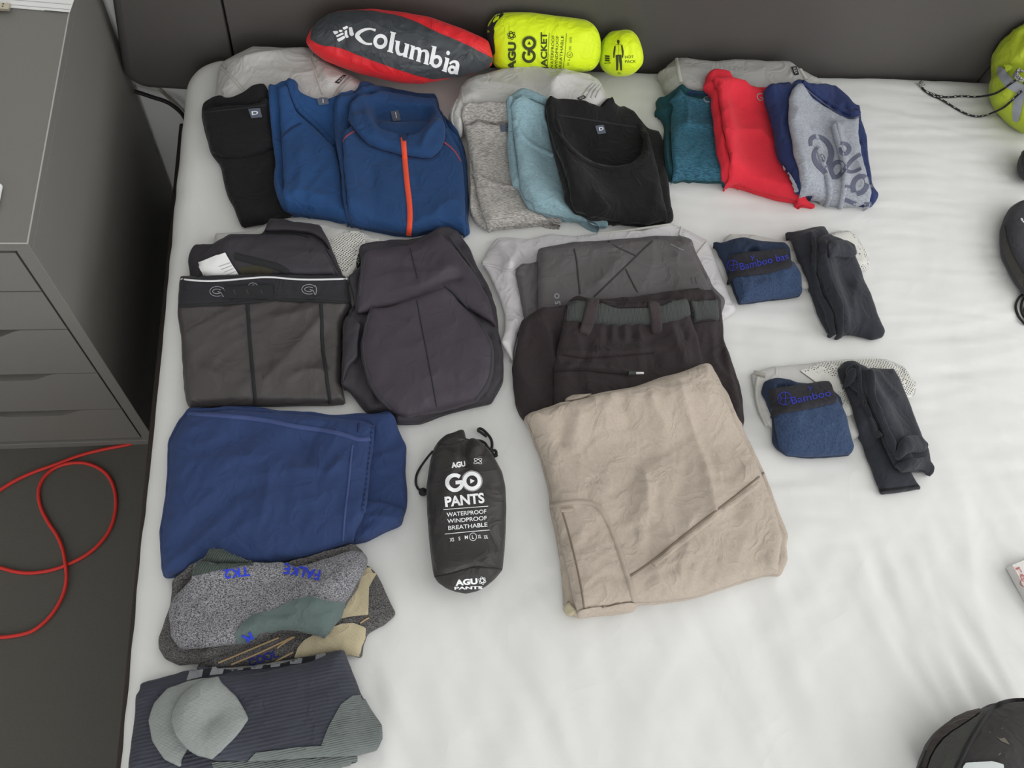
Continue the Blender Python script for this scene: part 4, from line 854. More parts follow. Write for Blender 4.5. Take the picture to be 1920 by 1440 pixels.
# ================================================================== middle row, left: black shorts
o4 = kH((235, 170), (243, 95), (300, 92), (420, 80), (520, 45), (700, 20), (830, 28), (950, 58), (1100, 88), (1185, 140), (1160, 200), (1090, 230), (1060, 320), (1010, 400), (700, 420), (300, 320))
t = bed_thing('mesh_packing_cube', 'grey packing cube with netting panel behind the black shorts', 'packing cube', o4, 'packing cubes with netting')
b = layer('fabric_body', o4, .020, 'nylon', t, edge=.025, wr=[(.0025, .1, .04, .2)]); sf = Surf(b)
patch('net_backing', kH((880, 150), (1010, 112), (1085, 120), (1092, 180), (1050, 232), (1035, 300), (1000, 380), (950, 330), (900, 220)), 'net_back', t, sf, .0008); patch('netting', kH((880, 150), (1010, 112), (1085, 120), (1092, 180), (1050, 232), (1035, 300), (1000, 380), (950, 330), (900, 220)), 'netting', t, sf, .003)
seam('piping', kH((1010, 108), (1080, 112), (1150, 130)), .006, 'piping', t, sf, .003); seam('zip_end', kH((242, 92), (248, 120), (255, 150)), .007, 'piping', t, sf, .003)
sewn_tag(t, sf, kH((1052, 215), (1066, 290), (1046, 312), (1036, 235)))
ol = kH((90, 250), (110, 190), (130, 160), (240, 165), (330, 110), (520, 112), (540, 60), (560, 30), (700, 55), (850, 75), (880, 130), (920, 220), (960, 320), (990, 370), (980, 420), (800, 440), (400, 440), (110, 400), (100, 300))
t = bed_thing('liner_shorts', 'black padded liner shorts with white care label tucked behind the waistband', 'shorts', ol)
b = layer('body', ol, .018, 'lycra_back', t, wr=[(.002, .1, .03, .2)])
c = layer('pad_panel', kH((160, 250), (240, 175), (330, 120), (520, 118), (700, 118), (800, 135), (860, 175), (900, 260), (945, 380), (700, 400), (250, 390), (170, 330)), .012, 'lycra_back', t, wr=[(.0012, .1, .03, .2)], feats=[('poly', kH((380, 300), (480, 285), (600, 310), (650, 350), (560, 380), (400, 370)), .02, -.008)])
e = layer('folded_leg', kH((522, 112), (545, 60), (562, 32), (700, 56), (845, 78), (878, 140), (900, 210), (850, 150), (780, 115), (650, 108)), .008, 'lycra_back', t, wr=[(.001, .1, .02, .3)])
sf = Surf(b, c, e); patch('lining', kH((385, 305), (480, 290), (590, 312), (560, 352), (400, 360)), 'lining', t, sf, .0008)
seam('seam', kH((520, 112), (660, 108), (800, 140), (880, 200), (950, 340)), .002, 'stitch_dark', t, sf, .0008); seam('seam', kH((360, 240), (480, 270), (600, 300), (660, 335)), .012, 'stitch_dark', t, sf, .0015)
lb = patch('care_label', kH((158, 282), (308, 218), (350, 290), (398, 360), (205, 375)), 'paper', t, sf, .003, 4., 0)
if lb:
    s3 = Surf(lb)
    for k in range(5): strokes('printed_line', [(kH((270 + 14 * k, 300 + 16 * k), (335 + 10 * k, 278 + 16 * k)), .9)], 'paper_ink', lb, s3, .0005)
og_ = kH((42, 530), (55, 365), (430, 352), (700, 355), (990, 362), (1015, 500), (1020, 540), (972, 600), (967, 800), (962, 960), (987, 1077), (900, 1087), (700, 1092), (480, 1097), (250, 1102), (110, 1107), (85, 1060), (70, 900), (60, 700), (42, 580))
t = bed_thing('black_shorts', 'black satin shorts with wide waistband, white line and G logos', 'shorts', og_)
b = layer('body', og_, .024, 'satin_black', t, folds=2, wr=[(.0022, .16, .05, .6), (.001, .07, .025, 1.3)], feats=[('ridge', kH((520, 960), (640, 860), (760, 700), (830, 620)), .016, .005), ('ridge', kH((660, 950), (740, 900), (830, 890)), .012, .005), ('ridge', kH((600, 600), (720, 580), (830, 530)), .012, .004), ('ridge', kH((860, 700), (840, 780), (870, 860)), .010, -.004), ('ridge', kH((150, 880), (300, 930), (380, 1000)), .02, .003)])
w_ = layer('waistband', kH((55, 366), (430, 353), (700, 356), (990, 363), (1018, 508), (800, 495), (560, 490), (430, 505), (250, 515), (45, 528)), .003, 'band_black', t, edge=.003, base_smooth=2., step=.004, crown=0, jit=0)
sf = Surf(b, w_)
seam('white_trim', kH((60, 371), (200, 384), (330, 376), (430, 366), (560, 357), (700, 373), (850, 373), (988, 369)), .0028, 'white_thread', w_, sf, .0012)
seam('waist_seam', kH((48, 522), (250, 510), (430, 500), (560, 486), (800, 490), (1012, 503)), .005, 'stitch_dark', t, sf, .001)
for q in (kH((432, 510), (440, 650), (452, 800), (466, 950), (480, 1092)), kH((845, 512), (852, 620), (850, 720), (868, 850), (885, 980), (900, 1082))): seam('leg_seam', q, .0058, 'stitch_dark', t, sf, .0016)
def gee(cx, cy, s):
    o = [(cx + s * .62 * math.cos(a) - .1 * s, cy + s * .42 * math.sin(a)) for a in np.linspace(-.6, -5.2, 14)]
    i = [(cx + s * .38 * math.cos(a) - .1 * s, cy + s * .2 * math.sin(a)) for a in np.linspace(-.6, -5.6, 12)]
    return [(kH(*o), 1.1), (kH(*i), 1.1), (kH((cx + .4 * s, cy - .34 * s), (cx + .55 * s, cy - .1 * s), (cx + .5 * s, cy + .45 * s), (cx + .36 * s, cy + .45 * s), (cx + .3 * s, cy + .1 * s), (cx - .05 * s, cy + .02 * s)), 1.1)]
for cx, cy in ((268, 440), (785, 428)): strokes('logo', gee(cx, cy, 66), 'logo_grey', w_, sf, .0009)
strokes('logo', [(kH((436, 412), (445, 396), (465, 390), (488, 402), (492, 410)), 1.1), (kH((450, 412), (466, 400), (480, 412)), 1.1)], 'logo_grey', t, sf, .0009)
tg = patch('waist_tab', kH((305, 416), (440, 408), (575, 404), (582, 478), (440, 482), (300, 484)), 'stitch_dark', t, sf, .003, 4., 0)
if tg:
    s3 = Surf(tg)
    for x in (358, 432, 512): strokes('tab_stitch', [(kH((x - 5, 428), (x, 442), (x + 6, 456)), 2.)], 'lycra', t, s3, .0005)

# --- padded cycling shorts
op = kH((1060, 190), (1100, 165), (1200, 150), (1330, 155), (1430, 130), (1510, 95), (1560, 90), (1620, 125), (1680, 200), (1720, 300), (1790, 420), (1830, 540), (1845, 680), (1872, 800), (1867, 950), (1802, 1080), (1700, 1102), (1500, 1152), (1400, 1192), (1260, 1192), (1240, 1140), (1110, 1132), (1000, 1012), (960, 980), (970, 800), (990, 640), (1010, 560), (1040, 540), (1020, 450), (1000, 380), (1040, 320), (1070, 290))
t = bed_thing('padded_cycling_shorts', 'black padded cycling shorts folded with the seat pads showing', 'shorts', op)
b = layer('body', op, .020, 'lycra_back', t, folds=2, wr=[(.003, .07, .025, 1.2)])
c = layer('upper_pad', kH((1075, 230), (1110, 195), (1330, 170), (1430, 140), (1515, 102), (1580, 160), (1650, 250), (1720, 340), (1790, 470), (1838, 640), (1700, 560), (1560, 480), (1350, 520), (1110, 560), (1048, 570), (1048, 450), (1065, 330)), .014, 'lycra', t, edge=.02, wr=[(.0016, .12, .05, .3)], feats=[('ridge', kH((1360, 440), (1480, 380), (1570, 310)), .014, .006), ('ridge', kH((1420, 460), (1540, 370), (1620, 360)), .010, -.006)])
d = layer('lower_pad', kH((1130, 512), (1250, 492), (1400, 442), (1540, 397), (1590, 430), (1700, 560), (1790, 680), (1822, 760), (1817, 900), (1782, 1000), (1722, 1062), (1600, 1102), (1480, 1132), (1330, 1152), (1230, 1112), (1170, 1052), (1110, 962), (1080, 850), (1066, 750), (1086, 640), (1106, 560)), .018, 'lycra', t, edge=.022, wr=[(.0012, .16, .06, .3)])
sf = Surf(b, c, d)
seam('pad_stitch', kH((1545, 405), (1600, 450), (1700, 570), (1785, 690), (1812, 770), (1805, 900), (1770, 990), (1715, 1050)), .006, 'stitch_lycra', t, sf, .0014)
seam('pad_stitch', kH((1135, 520), (1105, 600), (1078, 720), (1092, 850), (1125, 960), (1180, 1045), (1240, 1105)), .004, 'stitch_lycra', t, sf, .0012)
seam('pad_stitch', kH((1570, 130), (1610, 190), (1680, 280), (1760, 420)), .005, 'stitch_lycra', t, sf, .0012); seam('pad_stitch', kH((1100, 210), (1075, 330), (1060, 470)), .004, 'stitch_lycra', t, sf, .0012)
seam('center_seam', kH((1385, 490), (1410, 630), (1440, 780), (1468, 930), (1495, 1085)), .0018, 'stitch_dark', t, sf, .0008); seam('center_seam', kH((1340, 175), (1365, 270), (1388, 370)), .0018, 'stitch_dark', t, sf, .0008)
layer('folded_leg', kH((985, 600), (1030, 580), (1068, 640), (1055, 720), (1050, 820), (1000, 870), (968, 960), (965, 850), (975, 700)), .010, 'lycra_back', t, wr=[(.003, .04, .015, .9)])

# ================================================================== middle row, right: trousers on a packing cube
o5 = kI((75, 342), (130, 230), (165, 166), (230, 150), (400, 160), (550, 126), (700, 140), (850, 131), (1000, 121), (1200, 96), (1350, 70), (1420, 85), (1500, 120), (1600, 170), (1640, 290), (1700, 430), (1760, 580), (1787, 640), (1760, 670), (1690, 720), (1600, 760), (700, 800), (330, 790), (300, 900), (292, 1000), (240, 942), (205, 890), (230, 800), (235, 700), (190, 560), (130, 430))
t = bed_thing('packing_cube', 'large pale lilac grey packing cube spread under the grey trousers', 'packing cube', o5)
b = layer('fabric_body', o5, .014, 'nylon_lilac', t, edge=.016, wr=[(.003, .12, .045, .7)], feats=[('ridge', kI((190, 240), (230, 300), (270, 380)), .012, .008), ('ridge', kI((240, 420), (260, 600), (280, 760)), .012, .006), ('ridge', kI((300, 170), (320, 280), (250, 380)), .012, .006)]); sf = Surf(b)
seam('piping', kI((240, 152), (400, 160), (550, 128), (700, 138), (900, 132), (1100, 112), (1340, 74)), .004, 'piping', t, sf, .002); seam('piping', kI((80, 340), (170, 350), (260, 395), (330, 350)), .004, 'nylon_lilac', t, sf, .002); seam('piping', kI((1410, 95), (1400, 150)), .004, 'piping', t, sf, .002); seam('piping', kI((1590, 180), (1540, 240), (1500, 300)), .003, 'piping', t, sf, .002)
oy = kI((300, 402), (340, 350), (450, 330), (455, 240), (690, 200), (930, 185), (1250, 160), (1400, 160), (1480, 185), (1510, 280), (1560, 370), (1620, 500), (1702, 582), (1692, 640), (1665, 700), (1500, 760), (650, 780), (370, 740), (335, 560), (320, 470))
t = bed_thing('grey_trousers', 'slate grey hiking trousers with angular knee seams under the brown pair', 'trousers', oy)
b = layer('lower_fold', oy, .012, 'grey_trouser', t, folds=2, wr=[(.003, .08, .03, 1.2)])
c = layer('leg_panel', kI((456, 237), (690, 199), (930, 186), (1250, 162), (1478, 187), (1508, 282), (1560, 390), (1618, 505), (1690, 590), (1600, 740), (700, 760), (456, 740)), .014, 'grey_trouser', t, wr=[(.0014, .14, .05, .5)], feats=[('ridge', kI((760, 230), (880, 240), (960, 220)), .012, .003), ('ridge', kI((860, 470), (920, 420), (980, 330)), .012, .003)])
sf = Surf(b, c)
for q in (kI((688, 205), (715, 300), (725, 420), (738, 540)), kI((930, 186), (960, 216), (1040, 252), (1112, 286)), kI((1250, 165), (1180, 220), (1112, 288), (1000, 395), (830, 558)), kI((1042, 372), (1080, 450), (1122, 528))): seam('seam', q, .0028, 'seam_grey', t, sf, .0008)
strokes('embroidered_letter', [(kI(*ring(583, 554, 14, 15, 12)), 1.8, True)], 'logo_grey', t, sf, .0012); strokes('embroidered_letter', [(kI((574, 590), (572, 605), (584, 606), (590, 592), (602, 592), (602, 612)), 1.8)], 'logo_grey', t, sf, .0012)
strokes('printed_logo', [(kI((1340, 205), (1370, 222), (1400, 236), (1430, 248)), 1.), (kI(*ring(1484, 208, 10, 12, 10)), .8, True)], 'logo_grey', t, sf, .0008)
for k in range(2): strokes('printed_mark', [(kI((1478 + 26 * k, 425), (1484 + 26 * k, 460), (1490 + 26 * k, 470)), 1.)], 'seam_grey', t, sf, .0008)
ow = kI((280, 1042), (300, 950), (320, 850), (345, 720), (375, 700), (450, 640), (650, 615), (660, 590), (710, 550), (780, 570), (900, 575), (1100, 560), (1300, 530), (1530, 500), (1540, 520), (1620, 515), (1640, 560), (1670, 600), (1675, 730), (1692, 850), (1742, 980), (1792, 1130), (1817, 1240), (1828, 1400), (1815, 1450), (1500, 1460), (420, 1450), (345, 1365), (310, 1290), (290, 1150))
t = bed_thing('brown_trousers', 'dark brown hiking trousers with webbing belt and zipped pocket', 'trousers', ow)
b = layer('lower_fold', ow, .016, 'brown_trouser', t, folds=2, wr=[(.003, .1, .03, 1.5)], feats=[('ridge', kI((380, 710), (480, 760), (540, 860), (560, 1000)), .010, .007), ('ridge', kI((1700, 900), (1740, 1100), (1790, 1300)), .008, .005), ('ridge', kI((300, 1080), (420, 1200), (520, 1290)), .012, .004)])
c = layer('front_panel', kI((640, 640), (700, 570), (780, 578), (900, 590), (1130, 585), (1300, 560), (1440, 560), (1480, 650), (1530, 800), (1562, 1000), (1570, 1350), (560, 1350), (566, 1050), (590, 880), (620, 760)), .014, 'brown_trouser', t, wr=[(.0022, .08, .03, 1.4)], feats=[('ridge', kI((x, 760), (x + dx, 800), (x + dx * 1.5, 835)), .0045, .0035 * s) for x, dx, s in ((880, -12, 1), (915, 5, -1), (950, -4, 1), (990, 8, -1), (1030, 0, 1), (1075, 10, -1), (1120, 6, 1), (1330, 20, 1), (1400, 26, -1))] + [('ridge', kI((1300, 780), (1380, 860), (1420, 980)), .010, .004), ('ridge', kI((1480, 720), (1500, 860), (1540, 1000)), .008, -.004), ('ridge', kI((620, 780), (700, 830), (760, 815)), .008, .005), ('ridge', kI((600, 915), (760, 950), (1000, 940), (1230, 915)), .008, .005), ('ridge', kI((572, 1040), (760, 1025), (920, 1055), (1050, 1065)), .005, .005)])
e = layer('inner_waist', kI((860, 575), (980, 592), (1130, 590), (1180, 580), (1180, 640), (1000, 640), (860, 620)), .003, 'brown_dark', t, wr=[(.002, .02, .008, 1.5)])
sf0 = Surf(b, c, e)
for q in (kI((652, 592), (770, 590), (850, 600), (1000, 625), (1180, 626), (1280, 610), (1380, 585), (1445, 565), (1480, 680), (1400, 715), (1280, 740), (1000, 750), (840, 740), (720, 725), (642, 715)), kI((1465, 590), (1560, 580), (1650, 575), (1673, 705), (1590, 710), (1500, 720))):
    bl = layer('webbing_belt', q, .003, 'belt', t, edge=.0025, base_smooth=2.5, crown=0, jit=0, step=.004)
sf = Surf(*[o for o in t.children if o.type == 'MESH'])
for q in (kI((782, 566), (864, 572), (850, 660), (832, 740), (806, 808), (728, 795), (752, 720), (768, 640)), kI((1182, 582), (1264, 590), (1280, 690), (1292, 788), (1222, 800), (1204, 715), (1190, 640))): layer('belt_loop', q, .0035, 'brown_loop', t, edge=.0025, base_smooth=1.5, crown=0, jit=0, step=.004)
seam('pocket_seam', kI((620, 942), (760, 966), (900, 958), (1230, 930)), .003, 'brown_dark', t, sf, .001); seam('pocket_zip', kI((572, 1052), (760, 1036), (900, 1060), (1060, 1068)), .004, 'brown_dark', t, sf, .0014)
seam('zip_puller', kI((1058, 1068), (1080, 1068), (1106, 1067)), .008, 'puller', t, sf, .003); seam('zip_slider', kI((1108, 1068), (1130, 1068), (1156, 1067)), .006, 'steel', t, sf, .003); seam('side_seam', kI((1500, 735), (1590, 720), (1672, 715)), .002, 'brown_dark', t, sf, .001)
obg = kJ((115, 345), (150, 320), (280, 275), (400, 245), (550, 210), (700, 180), (850, 130), (950, 100), (1080, 60), (1110, 110), (1140, 170), (1180, 230), (1230, 350), (1270, 440), (1320, 540), (1362, 620), (1400, 720), (1440, 830), (1490, 960), (1475, 990), (1483, 1080), (1450, 1165), (1350, 1172), (1200, 1217), (1050, 1267), (950, 1292), (800, 1312), (700, 1312), (690, 1350), (640, 1362), (500, 1372), (400, 1387), (320, 1332), (325, 1290), (310, 1150), (290, 1000), (255, 830), (240, 700), (200, 560), (150, 430))
t = bed_thing('beige_trousers', 'sand beige folded trousers with pocket seams, largest garment on the sheet', 'trousers', obg)
b = layer('lower_fold', obg, .014, 'beige', t, folds=3, wr=[(.002, .1, .03, 1.2)])
c = layer('leg_panel', kJ((120, 342), (150, 318), (280, 275), (400, 245), (550, 210), (700, 180), (850, 130), (950, 100), (1075, 66), (1100, 120), (1150, 200), (1220, 350), (1265, 440), (1315, 540), (1355, 620), (1395, 720), (1432, 830), (1468, 960), (1450, 1050), (1440, 1155), (1350, 1165), (1200, 1208), (1050, 1258), (950, 1284), (800, 1302), (690, 1300), (560, 1325), (440, 1355), (395, 1370), (375, 1310), (340, 1150), (305, 1000), (268, 830), (250, 700), (205, 560), (155, 430)), .016, 'beige', t, wr=[(.0022, .16, .05, 1.35), (.001, .05, .018, .4)],
    feats=[('ridge', kJ((735, 640), (748, 740), (760, 840)), .011, .007), ('ridge', kJ((905, 130), (940, 260), (990, 430), (1060, 640), (1095, 830)), .013, .008), ('ridge', kJ((960, 330), (1030, 470), (1080, 560)), .02, -.004), ('ridge', kJ((600, 200), (640, 290), (660, 380)), .011, -.006), ('ridge', kJ((480, 250), (520, 310), (540, 360)), .016, .005), ('ridge', kJ((300, 285), (330, 360), (310, 470)), .010, -.005), ('ridge', kJ((380, 260), (400, 350), (380, 460)), .016, .005), ('ridge', kJ((780, 170), (780, 280), (830, 400)), .013, .005), ('ridge', kJ((1180, 300), (1160, 250), (1110, 130)), .008, .003), ('ridge', kJ((790, 1290), (820, 1230), (800, 1150)), .012, .004), ('ridge', kJ((760, 820), (780, 950), (770, 1050)), .014, -.004), ('ridge', kJ((1150, 600), (1200, 650), (1290, 660)), .02, .003), ('ridge', kJ((960, 1020), (920, 1120), (860, 1190)), .018, .004)])
sf = Surf(b, c)
seam('leg_seam', kJ((1362, 628), (1200, 762), (1000, 910), (770, 1098), (655, 1172)), .0034, 'beige_seam', t, sf, .001); seam('leg_seam', kJ((1340, 680), (1200, 790), (1010, 930), (790, 1105)), .008, 'beige', t, sf, .0006)
seam('pocket_edge', kJ((255, 796), (370, 778), (455, 778), (508, 803), (550, 872), (600, 990), (640, 1120), (670, 1210), (690, 1296)), .0075, 'beige_stitch', t, sf, .0018)
seam('pocket_fold', kJ((318, 832), (350, 940), (385, 1080), (415, 1220), (432, 1350)), .0026, 'beige_seam', t, sf, .0009); seam('pocket_bartack', kJ((312, 822), (340, 820), (372, 816)), .007, 'beige_stitch', t, sf, .0022)
e = layer('waist_lip', kJ((385, 1350), (470, 1325), (560, 1318), (650, 1300), (700, 1308), (688, 1350), (640, 1362), (560, 1355), (480, 1372), (400, 1386)), .006, 'beige', t, edge=.005, wr=[(.001, .05, .02, .2)])
s5 = Surf(e); seam('buttonhole', kJ((525, 1325), (590, 1312), (640, 1302)), .003, 'beige_seam', t, Surf(b, c, e), .001)
layer('drawcord_tape', kJ((320, 1330), (345, 1290), (380, 1340), (385, 1370), (345, 1375)), .004, 'beige_tape', t, edge=.003)
layer('hem_fold', kJ((325, 250), (360, 232), (420, 228), (470, 228), (400, 250), (340, 262)), .003, 'beige', t, edge=.002)

# ================================================================== underwear and black socks with their mesh cubes
o6 = kM((95, 135), (120, 96), (250, 96), (400, 130), (500, 110), (600, 96), (710, 76), (760, 105), (800, 180), (822, 240), (800, 282), (700, 310), (490, 380), (300, 320), (110, 230))
GN = 'packing cubes with netting'
t = bed_thing('mesh_packing_cube', 'small netted packing cube under the upper boxer shorts and black socks', 'packing cube', o6, GN)
b = layer('fabric_body', o6, .014, 'nylon', t, edge=.016, wr=[(.0015, .08, .03, .2)]); sf = Surf(b); q = kM((560, 105), (610, 97), (708, 82), (765, 130), (798, 200), (812, 265), (700, 290), (600, 250))
patch('net_backing', q, 'net_back', t, sf, .0006); patch('netting', q, 'netting', t, sf, .002); seam('piping', kM((605, 97), (708, 79), (762, 110), (805, 190), (818, 250)), .005, 'piping', t, sf, .002)
sewn_tag(t, sf, kM((742, 148), (778, 192), (762, 200), (730, 160)))
def boxers(label, out, band, front, dark_hole, txt, ta, tb, cc, cr, ysm):
    t = bed_thing('boxer_shorts', label, 'boxer shorts', out, 'navy boxer shorts')
    b = layer('body', out, .016, 'bamboo_dark', t, wr=[(.0025, .05, .02, 1.2)], feats=[('poly', dark_hole, .007, -.013)] + [('ridge', dark_hole[:-1], .004, .003)])
    f = layer('front_panel', front, .012, 'bamboo', t, wr=[(.0012, .07, .025, .8)])
    w_ = layer('waistband', band, .005, 'bamboo_band', t, edge=.003, base_smooth=2.5, crown=0, jit=0, step=.004)
    sf = Surf(b, f, w_); text('lettering', txt, ta, tb, 13.5, 'bamboo_text', w_, sf, .0)
    strokes('leaf_mark', [([(ysm[0] - 3.5, ysm[1] - 5), (ysm[0], ysm[1])], .9), ([(ysm[0] + 3.5, ysm[1] - 5), (ysm[0], ysm[1]), (ysm[0], ysm[1] + 5)], .9)], 'bamboo_text', w_, sf)
    strokes('emblem', [([(cc[0] + x * cr, cc[1] + y * cr) for x, y in ring(0, 0, 1, 1, 16)], 1., True), ([(cc[0] + 1, cc[1] - cr), (cc[0] + 2, cc[1]), (cc[0] + 1, cc[1] + cr)], 1.), ([(cc[0] - cr * .7, cc[1] - cr * .6), (cc[0] - cr * .4, cc[1]), (cc[0] - cr * .7, cc[1] + cr * .6)], 1.), ([(cc[0] - cr * .4, cc[1]), (cc[0] + cr, cc[1] - 1)], 1.)], 'bamboo_text', w_, sf)
    return t
boxers('navy boxer shorts beside the upper pair of black socks', kM((38, 145), (100, 130), (190, 110), (230, 115), (280, 130), (400, 135), (425, 160), (435, 250), (460, 290), (478, 310), (481, 402), (430, 422), (300, 437), (170, 457), (155, 440), (118, 340), (96, 270), (68, 220)), kM((118, 207), (260, 186), (408, 166), (436, 266), (300, 300), (130, 321)), kM((125, 270), (300, 250), (440, 240), (476, 300), (480, 402), (430, 420), (300, 435), (168, 454), (140, 380)), kM((190, 200), (205, 170), (235, 155), (265, 165), (290, 195)), 'Bamboo bas', kM((180, 280))[0], kM((415, 226))[0], kM((140, 256))[0], 10, kM((237, 222))[0])
GS = 'black socks beside the boxer shorts'
def sock(name, label, out, T, m, wr, feats, group, cat='sock'):
    t = bed_thing(name, label, cat, out, group); b = layer('knit_body', out, T, m, t, wr=wr, feats=feats, edge=T * .9); return t, b
sock('black_sock', 'black sock lying underneath at the left of the upper sock pair', kM((395, 95), (480, 80), (570, 55), (602, 65), (612, 130), (620, 300), (680, 480), (700, 600), (600, 597), (560, 520), (535, 450), (500, 350), (470, 270), (430, 180)), .016, 'sock_black', [(.0014, .1, .03, 1.9)], [('ridge', kM((520, 85), (510, 170), (540, 300), (600, 440), (620, 560)), .008, .006)], GS)
t, b = sock('black_sock', 'black sock draped on top of its mate in the upper sock pair', kM((535, 150), (560, 115), (610, 105), (690, 120), (740, 165), (755, 215), (785, 265), (800, 330), (830, 390), (860, 480), (897, 570), (880, 607), (820, 628), (740, 607), (650, 602), (630, 540), (590, 440), (555, 330), (525, 230)), .018, 'sock_black', [(.0014, .1, .03, 1.9)], [('ridge', kM((585, 170), (590, 260), (640, 380), (680, 480), (690, 580)), .010, .008), ('ridge', kM((560, 230), (610, 350), (650, 460)), .008, -.006), ('ridge', kM((600, 190), (680, 190), (740, 205)), .008, .006), ('ridge', kM((760, 300), (720, 420), (730, 560)), .012, .004)], GS)
layer('knit_fold', kM((568, 135), (605, 118), (606, 200), (640, 320), (690, 440), (702, 592), (662, 600), (640, 490), (592, 370), (562, 250)), .008, 'sock_black', t, edge=.008)
layer('knit_fold', kM((522, 120), (548, 112), (556, 200), (560, 280), (600, 390), (648, 490), (655, 592), (618, 596), (580, 500), (540, 390), (516, 260)), .006, 'sock_black', t, edge=.007)
layer('toe_fold', kM((590, 175), (620, 140), (690, 135), (740, 175), (748, 210), (720, 225), (650, 215), (610, 230)), .009, 'sock_black', t, edge=.01)
o7 = kM((228, 785), (265, 770), (330, 750), (450, 738), (600, 722), (700, 710), (900, 708), (960, 730), (1010, 770), (1047, 830), (1037, 892), (950, 930), (850, 1010), (740, 1112), (600, 1120), (400, 1110), (300, 1040), (258, 950), (238, 850))
t = bed_thing('mesh_packing_cube', 'small netted packing cube under the lower boxer shorts and black socks', 'packing cube', o7, GN)
b = layer('fabric_body', o7, .014, 'nylon', t, edge=.016, wr=[(.0015, .08, .03, .2)]); sf = Surf(b); q = kM((470, 775), (600, 732), (900, 713), (960, 742), (1005, 795), (1036, 850), (1015, 900), (900, 910), (700, 1000), (640, 900))
patch('net_backing', q, 'net_back', t, sf, .0006); patch('netting', q, 'netting', t, sf, .002); seam('piping', kM((590, 726), (750, 712), (900, 710), (965, 738), (1012, 785), (1042, 840), (1030, 890)), .005, 'piping', t, sf, .002); seam('piping', kM((265, 805), (255, 880), (270, 960), (310, 1040)), .006, 'piping', t, sf, .003)
seam('zip_puller', kM((228, 780), (260, 788), (300, 800)), .007, 'net_back', t, sf, .005); sewn_tag(t, sf, kM((968, 738), (1002, 795), (985, 803), (958, 748)))
boxers('navy boxer shorts beside the lower pair of black socks', kM((278, 880), (300, 820), (350, 800), (430, 805), (460, 820), (530, 830), (620, 825), (640, 860), (680, 890), (690, 960), (700, 1060), (734, 1150), (717, 1192), (600, 1202), (500, 1207), (400, 1197), (350, 1162), (330, 1132), (325, 1000), (300, 930)), kM((310, 870), (430, 850), (615, 822), (655, 930), (520, 960), (342, 996), (325, 940)), kM((330, 945), (520, 915), (655, 890), (690, 990), (733, 1150), (716, 1190), (500, 1206), (400, 1195), (362, 1150), (348, 1060)), kM((335, 875), (345, 840), (385, 818), (430, 828), (470, 860)), 'Bamboo', kM((432, 938))[0], kM((625, 897))[0], kM((395, 910))[0], 12.5, kM((520, 862))[0])
t, b = sock('black_sock', 'black sock underneath with ribbed cuff end showing, lower sock pair', kM((650, 770), (690, 725), (740, 715), (780, 735), (790, 770), (850, 900), (930, 1050), (1000, 1200), (1040, 1290), (1077, 1350), (960, 1372), (860, 1384), (830, 1300), (790, 1200), (750, 1080), (720, 970), (690, 880), (660, 820)), .016, 'sock_black', [(.0012, .1, .03, 1.9)], [('ridge', kM((690, 800), (740, 930), (800, 1080), (860, 1230), (880, 1360)), .006, .004)], GS)
seam('cuff_edge', kM((855, 1362), (950, 1352), (1070, 1335)), .004, 'black_knit', t, Surf(b), .002)
t, b = sock('black_sock', 'black sock folded on top with rounded heel bulges, lower sock pair', kM((690, 780), (720, 735), (760, 740), (790, 760), (830, 755), (940, 755), (970, 800), (1010, 900), (1050, 1000), (1090, 1100), (1112, 1145), (1130, 1240), (1117, 1297), (1075, 1272), (960, 1275), (920, 1240), (870, 1130), (830, 1020), (790, 920), (720, 860)), .018, 'sock_black', [(.0012, .1, .03, 1.9)], [('ridge', kM((800, 780), (830, 900), (870, 1020), (930, 1170)), .009, .007), ('ridge', kM((760, 790), (790, 900), (840, 1020)), .007, -.006), ('ridge', kM((850, 780), (890, 860), (950, 900)), .008, .004)], GS)
layer('knit_fold', kM((792, 768), (830, 762), (850, 880), (900, 1000), (952, 1120), (945, 1190), (905, 1150), (850, 1030), (812, 900)), .009, 'sock_black', t, edge=.009)
layer('knit_fold', kM((735, 728), (772, 745), (785, 850), (830, 980), (880, 1100), (850, 1090), (795, 980), (750, 850)), .007, 'sock_black', t, edge=.008)
layer('toe_fold', kM((700, 800), (720, 755), (748, 755), (755, 800), (730, 840), (705, 840)), .010, 'sock_black', t, edge=.01); layer('heel_fold', kM((945, 1150), (965, 1110), (1010, 1088), (1070, 1090), (1112, 1140), (1080, 1172), (990, 1182), (960, 1215), (940, 1190)), .012, 'sock_black', t, edge=.012); layer('heel_fold', kM((930, 1235), (990, 1215), (1060, 1200), (1100, 1200), (1130, 1250), (1112, 1295), (1060, 1265), (960, 1272)), .012, 'sock_black', t, edge=.012)

# ================================================================== navy trousers and the thick socks
ov = kK((455, 65), (580, 60), (700, 48), (900, 60), (1150, 80), (1350, 100), (1600, 95), (1750, 95), (1785, 125), (1800, 190), (1860, 300), (1850, 450), (1862, 600), (1862, 700), (1827, 812), (1700, 862), (1600, 912), (1530, 924), (1300, 1020), (900, 1090), (560, 1110), (370, 1142), (305, 1152), (285, 1080), (280, 1000), (275, 850), (300, 700), (315, 550), (325, 400), (325, 280), (400, 130))
t = bed_thing('navy_trousers', 'navy blue folded training trousers with flatlock side seam', 'trousers', ov)
b = layer('lower_fold', ov, .016, 'navy', t, folds=3, wr=[(.002, .1, .03, .3)])
e = layer('under_leg', kK((1560, 640), (1700, 650), (1856, 705), (1822, 806), (1700, 856), (1600, 905), (1520, 915), (1500, 800)), .007, 'navy', t, wr=[(.002, .06, .025, .4)], feats=[('ridge', kK((1600, 745), (1760, 762), (1822, 800)), .006, .004)])
